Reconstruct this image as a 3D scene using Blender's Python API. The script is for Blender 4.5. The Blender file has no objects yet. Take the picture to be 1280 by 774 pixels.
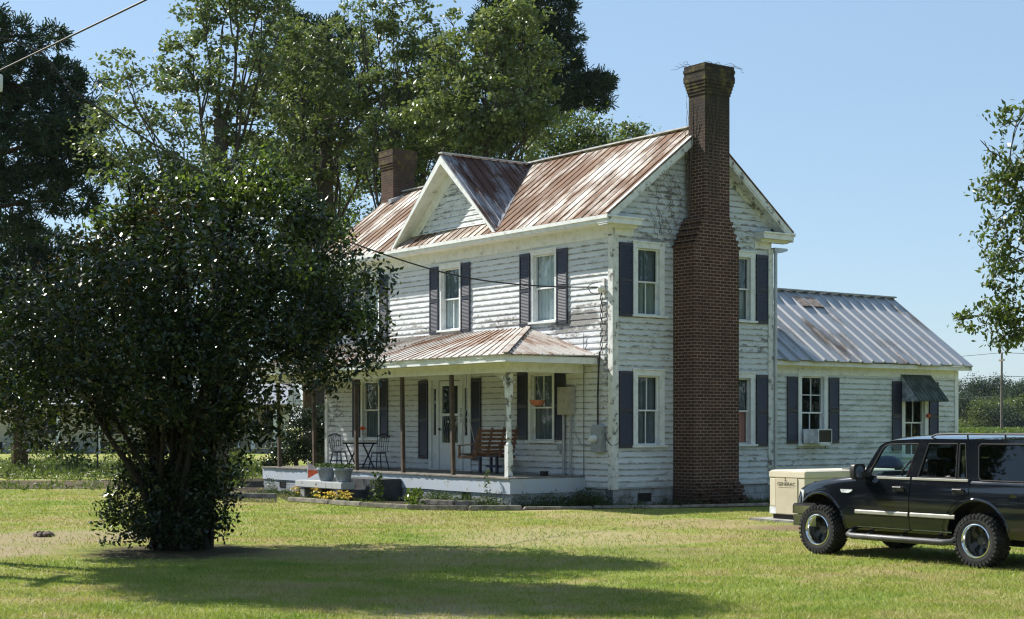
import bpy, bmesh, math, random
import numpy as np
from mathutils import Vector, Matrix

random.seed(7)
RNG = np.random.default_rng(11)
SC = bpy.context.scene
COL = SC.collection

# ------------------------------------------------------------------ camera
FPX, YH, TH = 1931.4, 531.0, math.radians(53.54)   # focal length in photo pixels, horizon row, yaw of the house
EYE = 1.9
cam_d = bpy.data.cameras.new("camera")
cam = bpy.data.objects.new("camera", cam_d)
COL.objects.link(cam)
cam.location = (0, 0, EYE)
cam.rotation_euler = (math.radians(90), 0, 0)
cam_d.sensor_width = 36.0
cam_d.sensor_fit = 'HORIZONTAL'
cam_d.lens = 36.0 * FPX / 1280.0
cam_d.shift_y = (YH - 387.0) / 1280.0
cam_d.clip_start = 0.1
cam_d.clip_end = 3000
SC.camera = cam

# ------------------------------------------------------------------ light
SUN_L = Vector((-1.0, -0.40, 1.0))          # towards the sun, in the house's own axes
ca, sa = math.cos(-TH), math.sin(-TH)
SUN_W = Vector((SUN_L.x * ca - SUN_L.y * sa, SUN_L.x * sa + SUN_L.y * ca, SUN_L.z)).normalized()
SUN_EL = math.asin(SUN_W.z)
SUN_ROT = math.atan2(SUN_W.x, SUN_W.y)
world = bpy.data.worlds.new("World")
SC.world = world
world.use_nodes = True
wn = world.node_tree
sky = wn.nodes.new('ShaderNodeTexSky')
sky.sky_type = 'NISHITA'
sky.sun_disc = False
sky.sun_elevation = SUN_EL
sky.sun_rotation = SUN_ROT
sky.air_density = 1.0
sky.dust_density = 0.4
sky.ozone_density = 2.2
hz = wn.nodes.new('ShaderNodeMix'); hz.data_type = 'RGBA'      # summer haze evens the blue out
hz.inputs[0].default_value = .55
wn.links.new(sky.outputs[0], hz.inputs[6])
hz.inputs[7].default_value = (2.75, 4.1, 5.6, 1)
wn.links.new(hz.outputs[2], wn.nodes['Background'].inputs[0])
wn.nodes['Background'].inputs[1].default_value = 0.088
sun_d = bpy.data.lights.new("sun", 'SUN')
sun_d.energy = 5.0
sun_d.angle = math.radians(0.5)
sun_d.color = (1.0, 0.955, 0.88)
sun = bpy.data.objects.new("sun", sun_d)
COL.objects.link(sun)
sun.rotation_euler = (-SUN_W).to_track_quat('-Z', 'Y').to_euler()
sun.location = (-30, 20, 40)
vs = SC.view_settings
vs.view_transform = 'Standard'
vs.look = 'None'
vs.exposure = 0.82
vs.gamma = 1.0
SC.cycles.filter_width = 1.2
SC.cycles.max_bounces = 6
SC.cycles.transparent_max_bounces = 12

# ------------------------------------------------------------------ frames
P0 = (2.324, 35.619)                        # near corner of the house on the ground
HROT = -TH
def W(x, y, z=0.0):                         # house axes -> world
    return Vector((P0[0] + x * ca - y * sa, P0[1] + x * sa + y * ca, z))
def PX(px, py, Y):                          # a point of the place seen at a photo pixel, at depth Y
    return Vector(((px - 640) / FPX * Y, Y, EYE - (py - YH) * Y / FPX))
def PG(px, py, z=0.0):                      # ground point
    return PX(px, py, (EYE - z) * FPX / (py - YH))

# ------------------------------------------------------------------ node helper
class NT:
    def __init__(s, name):
        s.mat = bpy.data.materials.new(name)
        s.mat.use_nodes = True
        s.t = s.mat.node_tree
        s.t.nodes.clear()
        s.out = s.t.nodes.new('ShaderNodeOutputMaterial')
    def n(s, t, **kw):
        nd = s.t.nodes.new(t)
        for k, v in kw.items():
            setattr(nd, k, v)
        return nd
    def put(s, sock, v):
        if isinstance(v, bpy.types.NodeSocket):
            s.t.links.new(v, sock)
        elif v is not None:
            if isinstance(v, (tuple, list)) and len(v) == 3 and sock.type == 'RGBA':
                v = (*v, 1)
            sock.default_value = v
    def co(s, kind='Object'):
        if kind == 'World':
            return s.n('ShaderNodeNewGeometry').outputs['Position']
        return s.n('ShaderNodeTexCoord').outputs[kind]
    def map(s, v, scale=(1, 1, 1), loc=(0, 0, 0), rot=(0, 0, 0)):
        m = s.n('ShaderNodeMapping')
        s.put(m.inputs[0], v)
        m.inputs['Location'].default_value = loc
        m.inputs['Rotation'].default_value = rot
        m.inputs['Scale'].default_value = scale
        return m.outputs[0]
    def noise(s, v, scale=5, detail=4, rough=.55, dist=0):
        m = s.n('ShaderNodeTexNoise')
        s.put(m.inputs['Vector'], v)
        m.inputs['Scale'].default_value = scale
        m.inputs['Detail'].default_value = detail
        m.inputs['Roughness'].default_value = rough
        m.inputs['Distortion'].default_value = dist
        return m.outputs[0]
    def ramp(s, f, stops, interp='LINEAR'):
        r = s.n('ShaderNodeValToRGB')
        s.put(r.inputs[0], f)
        cr = r.color_ramp
        cr.interpolation = interp
        while len(cr.elements) < len(stops):
            cr.elements.new(.5)
        for e, (p, c) in zip(cr.elements, stops):
            e.position = p
            e.color = (c, c, c, 1) if isinstance(c, (int, float)) else (*c, 1)
        return r.outputs[0]
    def math(s, op, a, b=None, c=None, clamp=False):
        m = s.n('ShaderNodeMath', operation=op, use_clamp=clamp)
        s.put(m.inputs[0], a)
        if b is not None: s.put(m.inputs[1], b)
        if c is not None: s.put(m.inputs[2], c)
        return m.outputs[0]
    def mix(s, f, a, b, mode='MIX'):
        m = s.n('ShaderNodeMix', data_type='RGBA', blend_type=mode)
        s.put(m.inputs[0], f)
        s.put(m.inputs[6], a)
        s.put(m.inputs[7], b)
        return m.outputs[2]
    def sep(s, v):
        m = s.n('ShaderNodeSeparateXYZ')
        s.put(m.inputs[0], v)
        return m.outputs
    def comb(s, x, y, z):
        m = s.n('ShaderNodeCombineXYZ')
        for i, v in enumerate((x, y, z)): s.put(m.inputs[i], v)
        return m.outputs[0]
    def near(s, v, c, r, squash=(1, 1, 1)):      # 1 at c, 0 at distance r
        m = s.n('ShaderNodeVectorMath', operation='SUBTRACT')
        s.put(m.inputs[0], v); m.inputs[1].default_value = c
        k = s.n('ShaderNodeVectorMath', operation='MULTIPLY')
        s.t.links.new(m.outputs[0], k.inputs[0]); k.inputs[1].default_value = squash
        l = s.n('ShaderNodeVectorMath', operation='LENGTH')
        s.t.links.new(k.outputs[0], l.inputs[0])
        return s.math('SUBTRACT', 1.0, s.math('DIVIDE', l.outputs['Value'], r), clamp=True)
    def bump(s, h, strength=.3, dist=.02):
        b = s.n('ShaderNodeBump')
        s.put(b.inputs['Height'], h)
        b.inputs['Strength'].default_value = strength
        b.inputs['Distance'].default_value = dist
        return b.outputs[0]
    def pbr(s, col, rough=.6, metal=0, spec=.5, normal=None, **kw):
        p = s.n('ShaderNodeBsdfPrincipled')
        s.put(p.inputs['Base Color'], col)
        s.put(p.inputs['Roughness'], rough)
        s.put(p.inputs['Metallic'], metal)
        s.put(p.inputs['Specular IOR Level'], spec)
        if normal is not None: s.put(p.inputs['Normal'], normal)
        for k, v in kw.items(): s.put(p.inputs[k], v)
        return p.outputs[0]
    def done(s, sh):
        s.t.links.new(sh, s.out.inputs[0])
        return s.mat

def simple(name, col, rough=.6, metal=0, spec=.5, var=.25, vscale=6, bump=0):
    t = NT(name)
    f = t.noise(t.co(), vscale, 5)
    c = t.mix(t.ramp(f, [(.35, 0), (.65, 1)]), tuple(k * (1 - var) for k in col), tuple(min(1, k * (1 + var * .6)) for k in col))
    return t.done(t.pbr(c, rough, metal, spec, t.bump(f, bump, .01) if bump else None))

M = {}
# weathered white clapboard: worn along the boards, more where `spots` say the wall has lost its paint
def mat_siding(name, paint, base_wear, spots=(), green=.0):
    t = NT(name)
    v = t.co()
    sx = t.sep(v)
    rowf = t.math('DIVIDE', t.math('SUBTRACT', sx[2], .42), .142)
    rowi, frac = t.math('FLOOR', rowf), t.math('FRACT', rowf)
    st = t.comb(t.math('MULTIPLY', sx[0], 2.3), t.math('MULTIPLY', sx[1], 2.3), t.math('ADD', t.math('MULTIPLY', rowi, 3.17), t.math('MULTIPLY', frac, -.75)))
    n1 = t.noise(st, 1.5, 12, .76)
    n2 = t.noise(t.map(v, (.45, .45, .8)), 1.3, 4)
    fine = t.noise(t.map(v, (6, 6, 24)), 3, 5, .7)
    th = t.math('ADD', n1, t.math('MULTIPLY', t.math('SUBTRACT', n2, .5), .40))
    th = t.math('ADD', th, t.math('MULTIPLY', t.math('SUBTRACT', fine, .5), .20))
    th = t.math('ADD', th, base_wear)
    for (c, r, sq, amt) in spots:
        th = t.math('ADD', th, t.math('MULTIPLY', t.near(v, c, r, sq), amt))
    th = t.math('ADD', th, t.math('MULTIPLY', t.math('SUBTRACT', .5, frac), .10))
    peel = t.ramp(th, [(.60, 0), (.66, 1)])
    soft = t.ramp(th, [(.44, 0), (.66, 1)])
    row = t.n('ShaderNodeTexWhiteNoise', noise_dimensions='1D')
    t.put(row.inputs['W'], t.math('FLOOR', t.math('DIVIDE', t.math('SUBTRACT', t.sep(v)[2], .42), .142)))
    pc = t.mix(t.math('MULTIPLY', row.outputs[0], .22), paint, tuple(k * .62 for k in paint))
    pc = t.mix(t.math('MULTIPLY', soft, .45), pc, (.50, .50, .46))
    mild = t.ramp(t.noise(t.map(v, (.8, .8, 2.2)), 1.8, 7, .65), [(.50, 0), (.70, 1)])
    pc = t.mix(t.math('MULTIPLY', mild, green), pc, (.20, .22, .15))
    pc = t.mix(t.math('MULTIPLY', t.ramp(t.math('ADD', t.sep(v)[2], t.math('MULTIPLY', n1, .9)), [(.75, .75), (1.25, 0)]), 1.0), pc, (.17, .19, .15))
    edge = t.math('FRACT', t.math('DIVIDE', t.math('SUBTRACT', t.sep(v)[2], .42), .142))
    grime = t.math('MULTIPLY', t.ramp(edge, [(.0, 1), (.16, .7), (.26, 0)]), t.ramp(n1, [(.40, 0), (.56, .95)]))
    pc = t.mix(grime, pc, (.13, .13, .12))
    wood = t.mix(fine, (.10, .095, .085), (.30, .29, .27))
    c = t.mix(peel, pc, wood)
    h = t.math('ADD', t.math('MULTIPLY', peel, -.5), t.math('MULTIPLY', fine, .5))
    return t.done(t.pbr(c, .55, 0, .4, t.bump(h, .35, .008)))
PAINT = (.68, .70, .715)
M['siding_front'] = mat_siding('weathered_front_clapboard', PAINT, -.055, [
    ((-1.2, 0, 4.35), 1.5, (.75, 1, 2.2), .30), ((-.15, 0, 3.2), 1.0, (2.4, 1, .45), .22), ((-4.4, 0, 4.5), 1.2, (.8, 1, 2.5), .24),
    ((-.3, 0, 5.9), 1.0, (1, 1, 1.2), .12), ((-8.5, 0, 4.3), 2.4, (.6, 1, 3), .16), ((-13, 0, 2.1), 1.2, (1, 1, .6), .22)], .20)
M['siding_gable'] = mat_siding('weathered_gable_clapboard', (.64, .68, .71), -.005, [
    ((0, .9, 4.1), 1.3, (1, .7, 1.6), .10), ((0, 4.4, 3.9), 1.2, (1, .8, 1.2), .13), ((0, 1.6, 6.7), 1.3, (1, .8, .8), .10),
    ((0, .8, 6.25), .8, (1, .6, 2.5), .12), ((0, 4.3, 6.5), 1.0, (1, 1, 1), .10), ((0, 4.5, 1.0), .8, (1, 1, 2), .08)], .22)
M['siding_wing'] = mat_siding('mildewed_wing_clapboard', (.66, .70, .69), -.06, [((-.3, 9, .9), 3.2, (1, .5, 2.6), .10)], .60)
M['siding_dormer'] = mat_siding('weathered_dormer_clapboard', (.76, .78, .80), .05, [], .1)

def mat_trim(name, col, wear=0.0, wood=(.17, .165, .15)):
    t = NT(name)
    v = t.co()
    n = t.noise(t.map(v, (2, 2, 2)), 2.5, 9, .7)
    n2 = t.noise(v, 18, 4, .6)
    th = t.math('ADD', t.math('ADD', n, t.math('MULTIPLY', n2, .18)), wear - .09)
    c = t.mix(t.ramp(th, [(.45, 0), (.64, .5)]), col, (.46, .46, .41))
    c = t.mix(t.ramp(th, [(.63, 0), (.68, 1)]), c, wood)
    return t.done(t.pbr(c, .55, 0, .4, t.bump(n2, .15, .006)))
M['trim'] = mat_trim('old_white_trim', (.78, .79, .77), -.02)
M['trim_worn'] = mat_trim('peeling_white_trim', (.74, .75, .73), .075)
M['casing'] = mat_trim('white_window_casing', (.78, .80, .79), -.03)
M['skirt'] = mat_trim('pale_blue_porch_skirt', (.43, .49, .57), .02, (.16, .18, .20))
M['turned'] = mat_trim('peeling_turned_post', (.74, .76, .76), .09, (.09, .085, .08))

def mat_foundation():
    t = NT('mildewed_foundation')
    v = t.co()
    n = t.noise(v, 3, 8, .7)
    z = t.sep(v)[2]
    k = t.math('ADD', n, t.math('MULTIPLY', z, -.7))
    c = t.ramp(k, [(.1, (.42, .46, .50)), (.35, (.28, .30, .31)), (.5, (.13, .14, .12)), (.65, (.07, .075, .06))])
    br = t.n('ShaderNodeTexBrick')
    t.put(br.inputs[0], t.co('UV'))
    br.inputs['Scale'].default_value = 1
    br.inputs['Brick Width'].default_value = .42
    br.inputs['Row Height'].default_value = .21
    br.inputs['Mortar Size'].default_value = .008
    br.inputs['Color1'].default_value = br.inputs['Color2'].default_value = (1, 1, 1, 1)
    br.inputs['Mortar'].default_value = (.55, .55, .55, 1)
    c = t.mix(1, c, br.outputs[0], 'MULTIPLY')
    return t.done(t.pbr(c, .85, 0, .2, t.bump(t.math('ADD', n, br.outputs[1]), .4, .01)))
M['foundation'] = mat_foundation()

def mat_brick(name, c1, c2, mortar, soot=0.0):
    t = NT(name)
    uv = t.co('UV')
    jig = t.noise(uv, 9, 2)
    br = t.n('ShaderNodeTexBrick')
    v2 = t.n('ShaderNodeVectorMath', operation='ADD')
    t.put(v2.inputs[0], uv)
    t.put(v2.inputs[1], t.comb(t.math('MULTIPLY', t.math('SUBTRACT', jig, .5), .02), t.math('MULTIPLY', t.math('SUBTRACT', t.noise(uv, 6, 2), .5), .014), 0))
    t.put(br.inputs[0], v2.outputs[0])
    br.inputs['Scale'].default_value = 1
    br.inputs['Brick Width'].default_value = .215
    br.inputs['Row Height'].default_value = .077
    br.inputs['Mortar Size'].default_value = .0115
    br.inputs['Mortar Smooth'].default_value = .25
    br.inputs['Bias'].default_value = -.1
    br.inputs['Color1'].default_value = (*c1, 1)
    br.inputs['Color2'].default_value = (*c2, 1)
    br.inputs['Mortar'].default_value = (*mortar, 1)
    n = t.noise(t.co(), 2.2, 7, .65)
    fine = t.noise(t.co(), 30, 4, .6)
    c = t.mix(t.math('MULTIPLY', t.ramp(n, [(.4, 0), (.7, 1)]), .55), br.outputs[0], (.06, .035, .028))
    c = t.mix(t.math('MULTIPLY', fine, .35), c, tuple(k * .45 for k in c1))
    z = t.sep(t.co())[2]
    if soot:
        s = t.math('MULTIPLY', t.ramp(t.math('ADD', t.math('MULTIPLY', t.math('SUBTRACT', z, 7.6), .33), t.math('MULTIPLY', n, .5)), [(.2, 0), (.9, 1)]), soot)
        c = t.mix(s, c, (.045, .038, .030))
        lich = t.math('MULTIPLY', t.ramp(t.noise(t.co(), 5, 6, .7), [(.5, 0), (.62, 1)]), t.ramp(t.math('SUBTRACT', z, 9.4), [(0, 0), (.5, .7)]))
        c = t.mix(lich, c, (.16, .13, .04))
    damp = t.ramp(t.math('ADD', z, t.math('MULTIPLY', n, .8)), [(.45, 1), (1.0, 0)])
    c = t.mix(t.math('MULTIPLY', damp, .75), c, (.035, .022, .018))
    h = t.math('SUBTRACT', t.math('MULTIPLY', fine, .3), br.outputs[1])
    return t.done(t.pbr(c, .9, 0, .15, t.bump(h, .7, .012)))
M['brick'] = mat_brick('old_red_brick', (.110, .050, .035), (.048, .025, .020), (.31, .25, .195), 1.0)
M['brick_far'] = mat_brick('brown_brick', (.22, .10, .065), (.14, .06, .04), (.26, .20, .15), .75)

# tin roofing; axis: slope runs along y ('y') or x ('x') of the house
def mat_tin(name, axis, bare, rust, amount, contrast=1.0, rough=.5, metal=.25, seam=.31, dark=None):
    t = NT(name)
    v = t.co()
    s = (1.0, 1.0, 1.0)
    across = t.sep(v)[0 if axis == 'y' else 1]
    mp = t.map(v, (4.5, 1.2, 1.2) if axis == 'y' else (1.2, 4.5, 1.2))
    streak = t.noise(mp, 1.0, 9, .72)
    mp2 = t.map(v, (1.0, .5, .5) if axis == 'y' else (.5, 1.0, .5))
    big = t.noise(mp2, .9, 5, .6)
    pan = t.n('ShaderNodeTexWhiteNoise', noise_dimensions='1D')
    t.put(pan.inputs['W'], t.math('FLOOR', t.math('DIVIDE', across, seam * 2)))
    fine = t.noise(v, 26, 5, .65)
    f = t.math('ADD', t.math('MULTIPLY', t.math('SUBTRACT', streak, .5), 1.1 * contrast), t.math('MULTIPLY', t.math('SUBTRACT', big, .5), 1.5))
    f = t.math('ADD', f, t.math('MULTIPLY', t.math('SUBTRACT', pan.outputs[0], .5), .22))
    f = t.math('ADD', f, t.math('MULTIPLY', t.math('SUBTRACT', fine, .5), .35))
    f = t.math('ADD', f, .5 + amount)
    k = t.ramp(f, [(.40, 0), (.56, .55), (.72, 1)])
    b2 = t.mix(t.math('MULTIPLY', fine, .5), bare, tuple(q * .72 for q in bare))
    r2 = t.mix(t.ramp(streak, [(.35, 0), (.7, 1)]), rust, dark or tuple(q * .45 for q in rust))
    c = t.mix(k, b2, r2)
    rg = t.ramp(k, [(0, rough), (1, .85)])
    mt = t.ramp(k, [(0, metal), (.6, 0)])
    return t.done(t.pbr(c, rg, mt, .4, t.bump(fine, .12, .006)))
M['tin_main'] = mat_tin('rusty_tin_roof', 'y', (.50, .465, .41), (.185, .096, .048), .17, 1.0)
M['tin_dormer'] = mat_tin('dark_rust_tin_roof', 'x', (.30, .31, .34), (.10, .042, .026), .15, 1.2)
M['tin_porch'] = mat_tin('pale_tin_porch_roof', 'y', (.53, .50, .46), (.27, .135, .07), .0, 1.2)
M['tin_hip'] = mat_tin('pale_tin_porch_hip', 'x', (.53, .50, .46), (.27, .135, .07), .03, 1.2)
M['tin_wing'] = mat_tin('grey_tin_wing_roof', 'x', (.37, .38, .40), (.17, .135, .11), -.13, .9, .45, .3, .5)
M['tin_patch'] = simple('rusty_patch', (.31, .235, .19), .8, var=.5, vscale=9)
M['ridge_cap'] = simple('pale_ridge_cap', (.62, .60, .57), .5, .2, var=.3)

M['shutter'] = simple('navy_shutter', (.010, .012, .028), .50, 0, .8, .25, 3)
M['glass_dark'] = None
def mat_pane(name, tint=(.9, .95, .95), rough=.02, wave=.10):
    t = NT(name)
    g = t.n('ShaderNodeBsdfGlossy')
    g.inputs['Roughness'].default_value = rough
    g.inputs['Color'].default_value = (.9, .93, .95, 1)
    t.put(g.inputs['Normal'], t.bump(t.noise(t.co(), 2.3, 2), wave, .05))
    tr = t.n('ShaderNodeBsdfTransparent')
    tr.inputs[0].default_value = (*tint, 1)
    fr = t.n('ShaderNodeFresnel')
    bf = t.n('ShaderNodeNewGeometry').outputs['Backfacing']
    t.put(fr.inputs[0], t.math('ADD', 1.55, t.math('MULTIPLY', bf, 1 / 1.55 - 1.55)))
    mx = t.n('ShaderNodeMixShader')
    t.put(mx.inputs[0], t.math('ADD', fr.outputs[0], .015, clamp=True))
    t.t.links.new(tr.outputs[0], mx.inputs[1])
    t.t.links.new(g.outputs[0], mx.inputs[2])
    return t.done(mx.outputs[0])
M['pane'] = mat_pane('window_glass')
M['car_glass'] = mat_pane('car_window_glass', (.84, .97, .97), .02, .01)
M['car_tint'] = mat_pane('tinted_car_glass', (.08, .09, .11), .02, .01)
def mat_curtain(name, col):
    t = NT(name)
    v = t.co()
    w = t.noise(t.map(v, (14, 14, .3)), 1, 3)
    c = t.mix(w, tuple(k * .55 for k in col), col)
    return t.done(t.pbr(c, .9, 0, .1, t.bump(w, .6, .04)))
M['curtain'] = mat_curtain('pale_curtain', (.74, .80, .82))
M['curtain_grey'] = mat_curtain('grey_curtain', (.20, .24, .27))
M['curtain_sage'] = mat_curtain('sage_blind', (.36, .42, .38))
M['curtain_pink'] = mat_curtain('pink_curtain', (.75, .36, .32))
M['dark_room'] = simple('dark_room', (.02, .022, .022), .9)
M['deck'] = simple('worn_porch_boards', (.22, .20, .17), .8, var=.4, vscale=4, bump=.2)
M['ceiling'] = simple('porch_ceiling_boards', (.55, .55, .48), .7, var=.15)
M['post'] = simple('brown_stained_post', (.095, .068, .046), .75, var=.4, vscale=5)
M['door_white'] = simple('white_door', (.66, .69, .70), .45, var=.08)
M['black_metal'] = simple('black_painted_metal', (.018, .018, .022), .4, .2, .5)
M['navy_wood'] = simple('navy_painted_wood', (.020, .022, .065), .45)
M['swing_wood'] = simple('brown_swing_wood', (.17, .085, .045), .55, var=.45, vscale=7)
M['grey_metal'] = simple('grey_meter_metal', (.33, .36, .39), .5, .4, var=.15)
M['beige_metal'] = simple('tan_box_metal', (.42, .40, .33), .5, .1, var=.15)
M['conduit'] = simple('grey_conduit', (.40, .42, .43), .45, .3, var=.2)
M['cable'] = simple('black_cable', (.025, .024, .026), .6)
M['thick_cable'] = simple('grey_cable', (.015, .014, .020), .6)
M['ceramic'] = simple('white_ceramic', (.75, .72, .66), .3)
M['galv'] = simple('galvanised_gutter', (.50, .53, .56), .4, .5, var=.15)
M['terracotta'] = simple('terracotta', (.42, .15, .07), .8)
M['concrete'] = simple('weathered_concrete', (.26, .255, .23), .9, var=.35, vscale=5, bump=.3)
M['dark_steps'] = simple('shaded_concrete', (.045, .052, .056), .85, var=.35, vscale=4, bump=.2)  # concrete colour darkened to hold the shade on the steps
M['timber'] = simple('weathered_grey_timber', (.28, .25, .21), .9, var=.45, vscale=6, bump=.4)
M['bench'] = mat_trim('stained_bench', (.46, .48, .49), .06, (.06, .06, .06))
M['pot'] = simple('pale_blue_pot', (.27, .32, .38), .5, var=.1)
M['vine_dead'] = simple('dead_vine', (.13, .10, .075), .9)
M['generator'] = simple('cream_enamel', (.66, .60, .46), .42, 0, .5, .06, 3)
M['generator_dark'] = simple('tan_panel', (.55, .49, .36), .5, 0, .4, .06, 3)
M['dark_print'] = simple('dark_print', (.13, .115, .085), .6)
M['white_plastic'] = simple('white_plastic', (.75, .77, .78), .4)
M['awning'] = simple('mildewed_green_awning', (.06, .078, .062), .7, 0, .3, .6, 5)
M['awning_side'] = simple('grey_awning_side', (.33, .36, .42), .6, 0, .3, .5, 7)
M['orange'] = simple('orange_red', (.72, .12, .03), .6, var=.2)
M['yellow'] = simple('yellow_petals', (.85, .62, .04), .6, var=.2)
M['white_petal'] = simple('white_petals', (.8, .8, .78), .6, var=.1)
M['flag'] = simple('orange_flag_cloth', (.75, .13, .05), .8, var=.25)
M['pale_cloth'] = simple('pale_pink_cloth', (.62, .50, .50), .8, var=.25)
M['pole_wood'] = simple('grey_pole_wood', (.15, .13, .105), .9, var=.3)

# car
def mat_car():
    t = NT('black_car_paint')
    n = t.noise(t.co(), 3, 5)
    c = t.mix(n, (.004, .005, .008), (.008, .010, .014))
    dust = t.ramp(t.noise(t.co(), 1.4, 6, .6), [(.4, .05), (.75, .14)])
    return t.done(t.pbr(c, dust, 0, .6, None, **{'Coat Weight': .55, 'Coat Roughness': .03}))
M['car_paint'] = mat_car()
M['car_trim'] = simple('silver_moulding', (.60, .58, .52), .3, .5, .5, .1)
M['car_plastic'] = simple('black_plastic', (.016, .016, .017), .5)
M['car_groove'] = simple('black_seam', (.003, .003, .003), .8)
M['chrome'] = simple('chrome', (.78, .79, .80), .14, 1.0, .5, .06)
M['rim_dark'] = simple('dark_steel', (.10, .10, .10), .45, .7)
M['rubber'] = simple('tyre_rubber', (.030, .030, .030), .8, 0, .3, .3, 9, .2)
M['interior'] = simple('grey_interior', (.06, .07, .075), .8)
M['lamp_lens'] = simple('lamp_lens', (.75, .77, .8), .12, .2)
M['tail_lens'] = simple('red_lens', (.35, .01, .01), .15)
M['step_bar'] = simple('grey_step_bar', (.085, .088, .09), .5, .3, var=.3)

# foliage: random per leaf, glossy face, light through the leaf
def mat_leaf(name, c1, c2, c3, gloss=.45, rough=.45, trans=.35, tint=(1.08, 1.15, .6)):
    t = NT(name)
    rnd = t.n('ShaderNodeNewGeometry').outputs['Random Per Island']
    big = t.noise(t.co('World'), .55, 3)
    f = t.math('ADD', t.math('MULTIPLY', rnd, .6), t.math('MULTIPLY', big, .4))
    c = t.ramp(f, [(.15, c1), (.5, c2), (.85, c3)])
    p = t.pbr(c, rough, 0, gloss)
    tl = t.n('ShaderNodeBsdfTranslucent')
    t.put(tl.inputs[0], t.mix(1, c, tint, 'MULTIPLY'))
    mx = t.n('ShaderNodeMixShader')
    mx.inputs[0].default_value = trans
    t.t.links.new(p, mx.inputs[1])
    t.t.links.new(tl.outputs[0], mx.inputs[2])
    return t.done(mx.outputs[0])
M['leaf_gloss'] = mat_leaf('glossy_dark_leaves', (.009, .019, .006), (.018, .034, .009), (.045, .070, .016), .5, .31, .22)
M['leaf_brown'] = mat_leaf('browning_leaves', (.05, .03, .012), (.07, .045, .015), (.08, .06, .02), .4, .4, .25)
M['leaf_bright'] = mat_leaf('sunlit_and_pale_leaves', (.075, .115, .022), (.115, .165, .032), (.17, .22, .05), .4, .35, .45)  # pale shrub leaves; also painted sunlight on the bushy tree's upper lobes
M['leaf_pecan'] = mat_leaf('olive_leaves', (.075, .110, .038), (.120, .160, .058), (.20, .225, .11), .55, .40, .40)
M['leaf_pecan_b'] = mat_leaf('yellow_green_leaves', (.082, .115, .038), (.130, .168, .058), (.215, .235, .11), .55, .40, .40)
M['leaf_oak'] = mat_leaf('mid_green_leaves', (.05, .080, .018), (.085, .120, .028), (.14, .17, .045), .4, .4, .42)
M['leaf_far'] = mat_leaf('far_green_leaves', (.026, .050, .030), (.038, .066, .038), (.055, .085, .045), .2, .7, .25)  # bluish green puts the distance haze into the leaf colour
M['needle'] = mat_leaf('pine_needles', (.014, .032, .017), (.024, .048, .024), (.045, .075, .032), .25, .5, .25)
M['leaf_crop'] = mat_leaf('crop_leaves', (.07, .11, .025), (.10, .15, .035), (.15, .19, .05), .3, .6, .35)
M['leaf_weed'] = mat_leaf('weed_leaves', (.03, .06, .012), (.05, .085, .018), (.08, .12, .03), .3, .6, .3)
def mat_bark(name, a, b):
    t = NT(name)
    v = t.co('World')
    n = t.noise(t.map(v, (8, 8, 1.5)), 2, 7, .7)
    return t.done(t.pbr(t.ramp(n, [(.3, a), (.7, b)]), .95, 0, .15, t.bump(n, .8, .03)))
M['bark'] = mat_bark('grey_brown_bark', (.045, .036, .028), (.13, .11, .085))
M['bark_pine'] = mat_bark('pine_bark', (.04, .027, .02), (.12, .075, .05))
M['bark_pale'] = mat_bark('pale_bark', (.06, .05, .04), (.19, .165, .13))

M['bark_dark'] = mat_bark('dark_bark', (.018, .015, .011), (.055, .046, .035))
# lawn colour: shared by the ground sheet and the blades
def lawn_colour(t, v):
    big = t.noise(t.map(v, (1, 1, 0)), .22, 4, .6)
    mid = t.noise(t.map(v, (1.0, 1.5, 0)), .9, 6, .65)
    k = t.math('ADD', t.math('MULTIPLY', big, .55), t.math('MULTIPLY', mid, .6))
    c = t.ramp(k, [(.38, (.14, .225, .034)), (.47, (.225, .300, .050)), (.56, (.315, .345, .080)), (.64, (.42, .365, .15)), (.74, (.42, .31, .185))])
    return c, mid
DIRT = []

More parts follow.
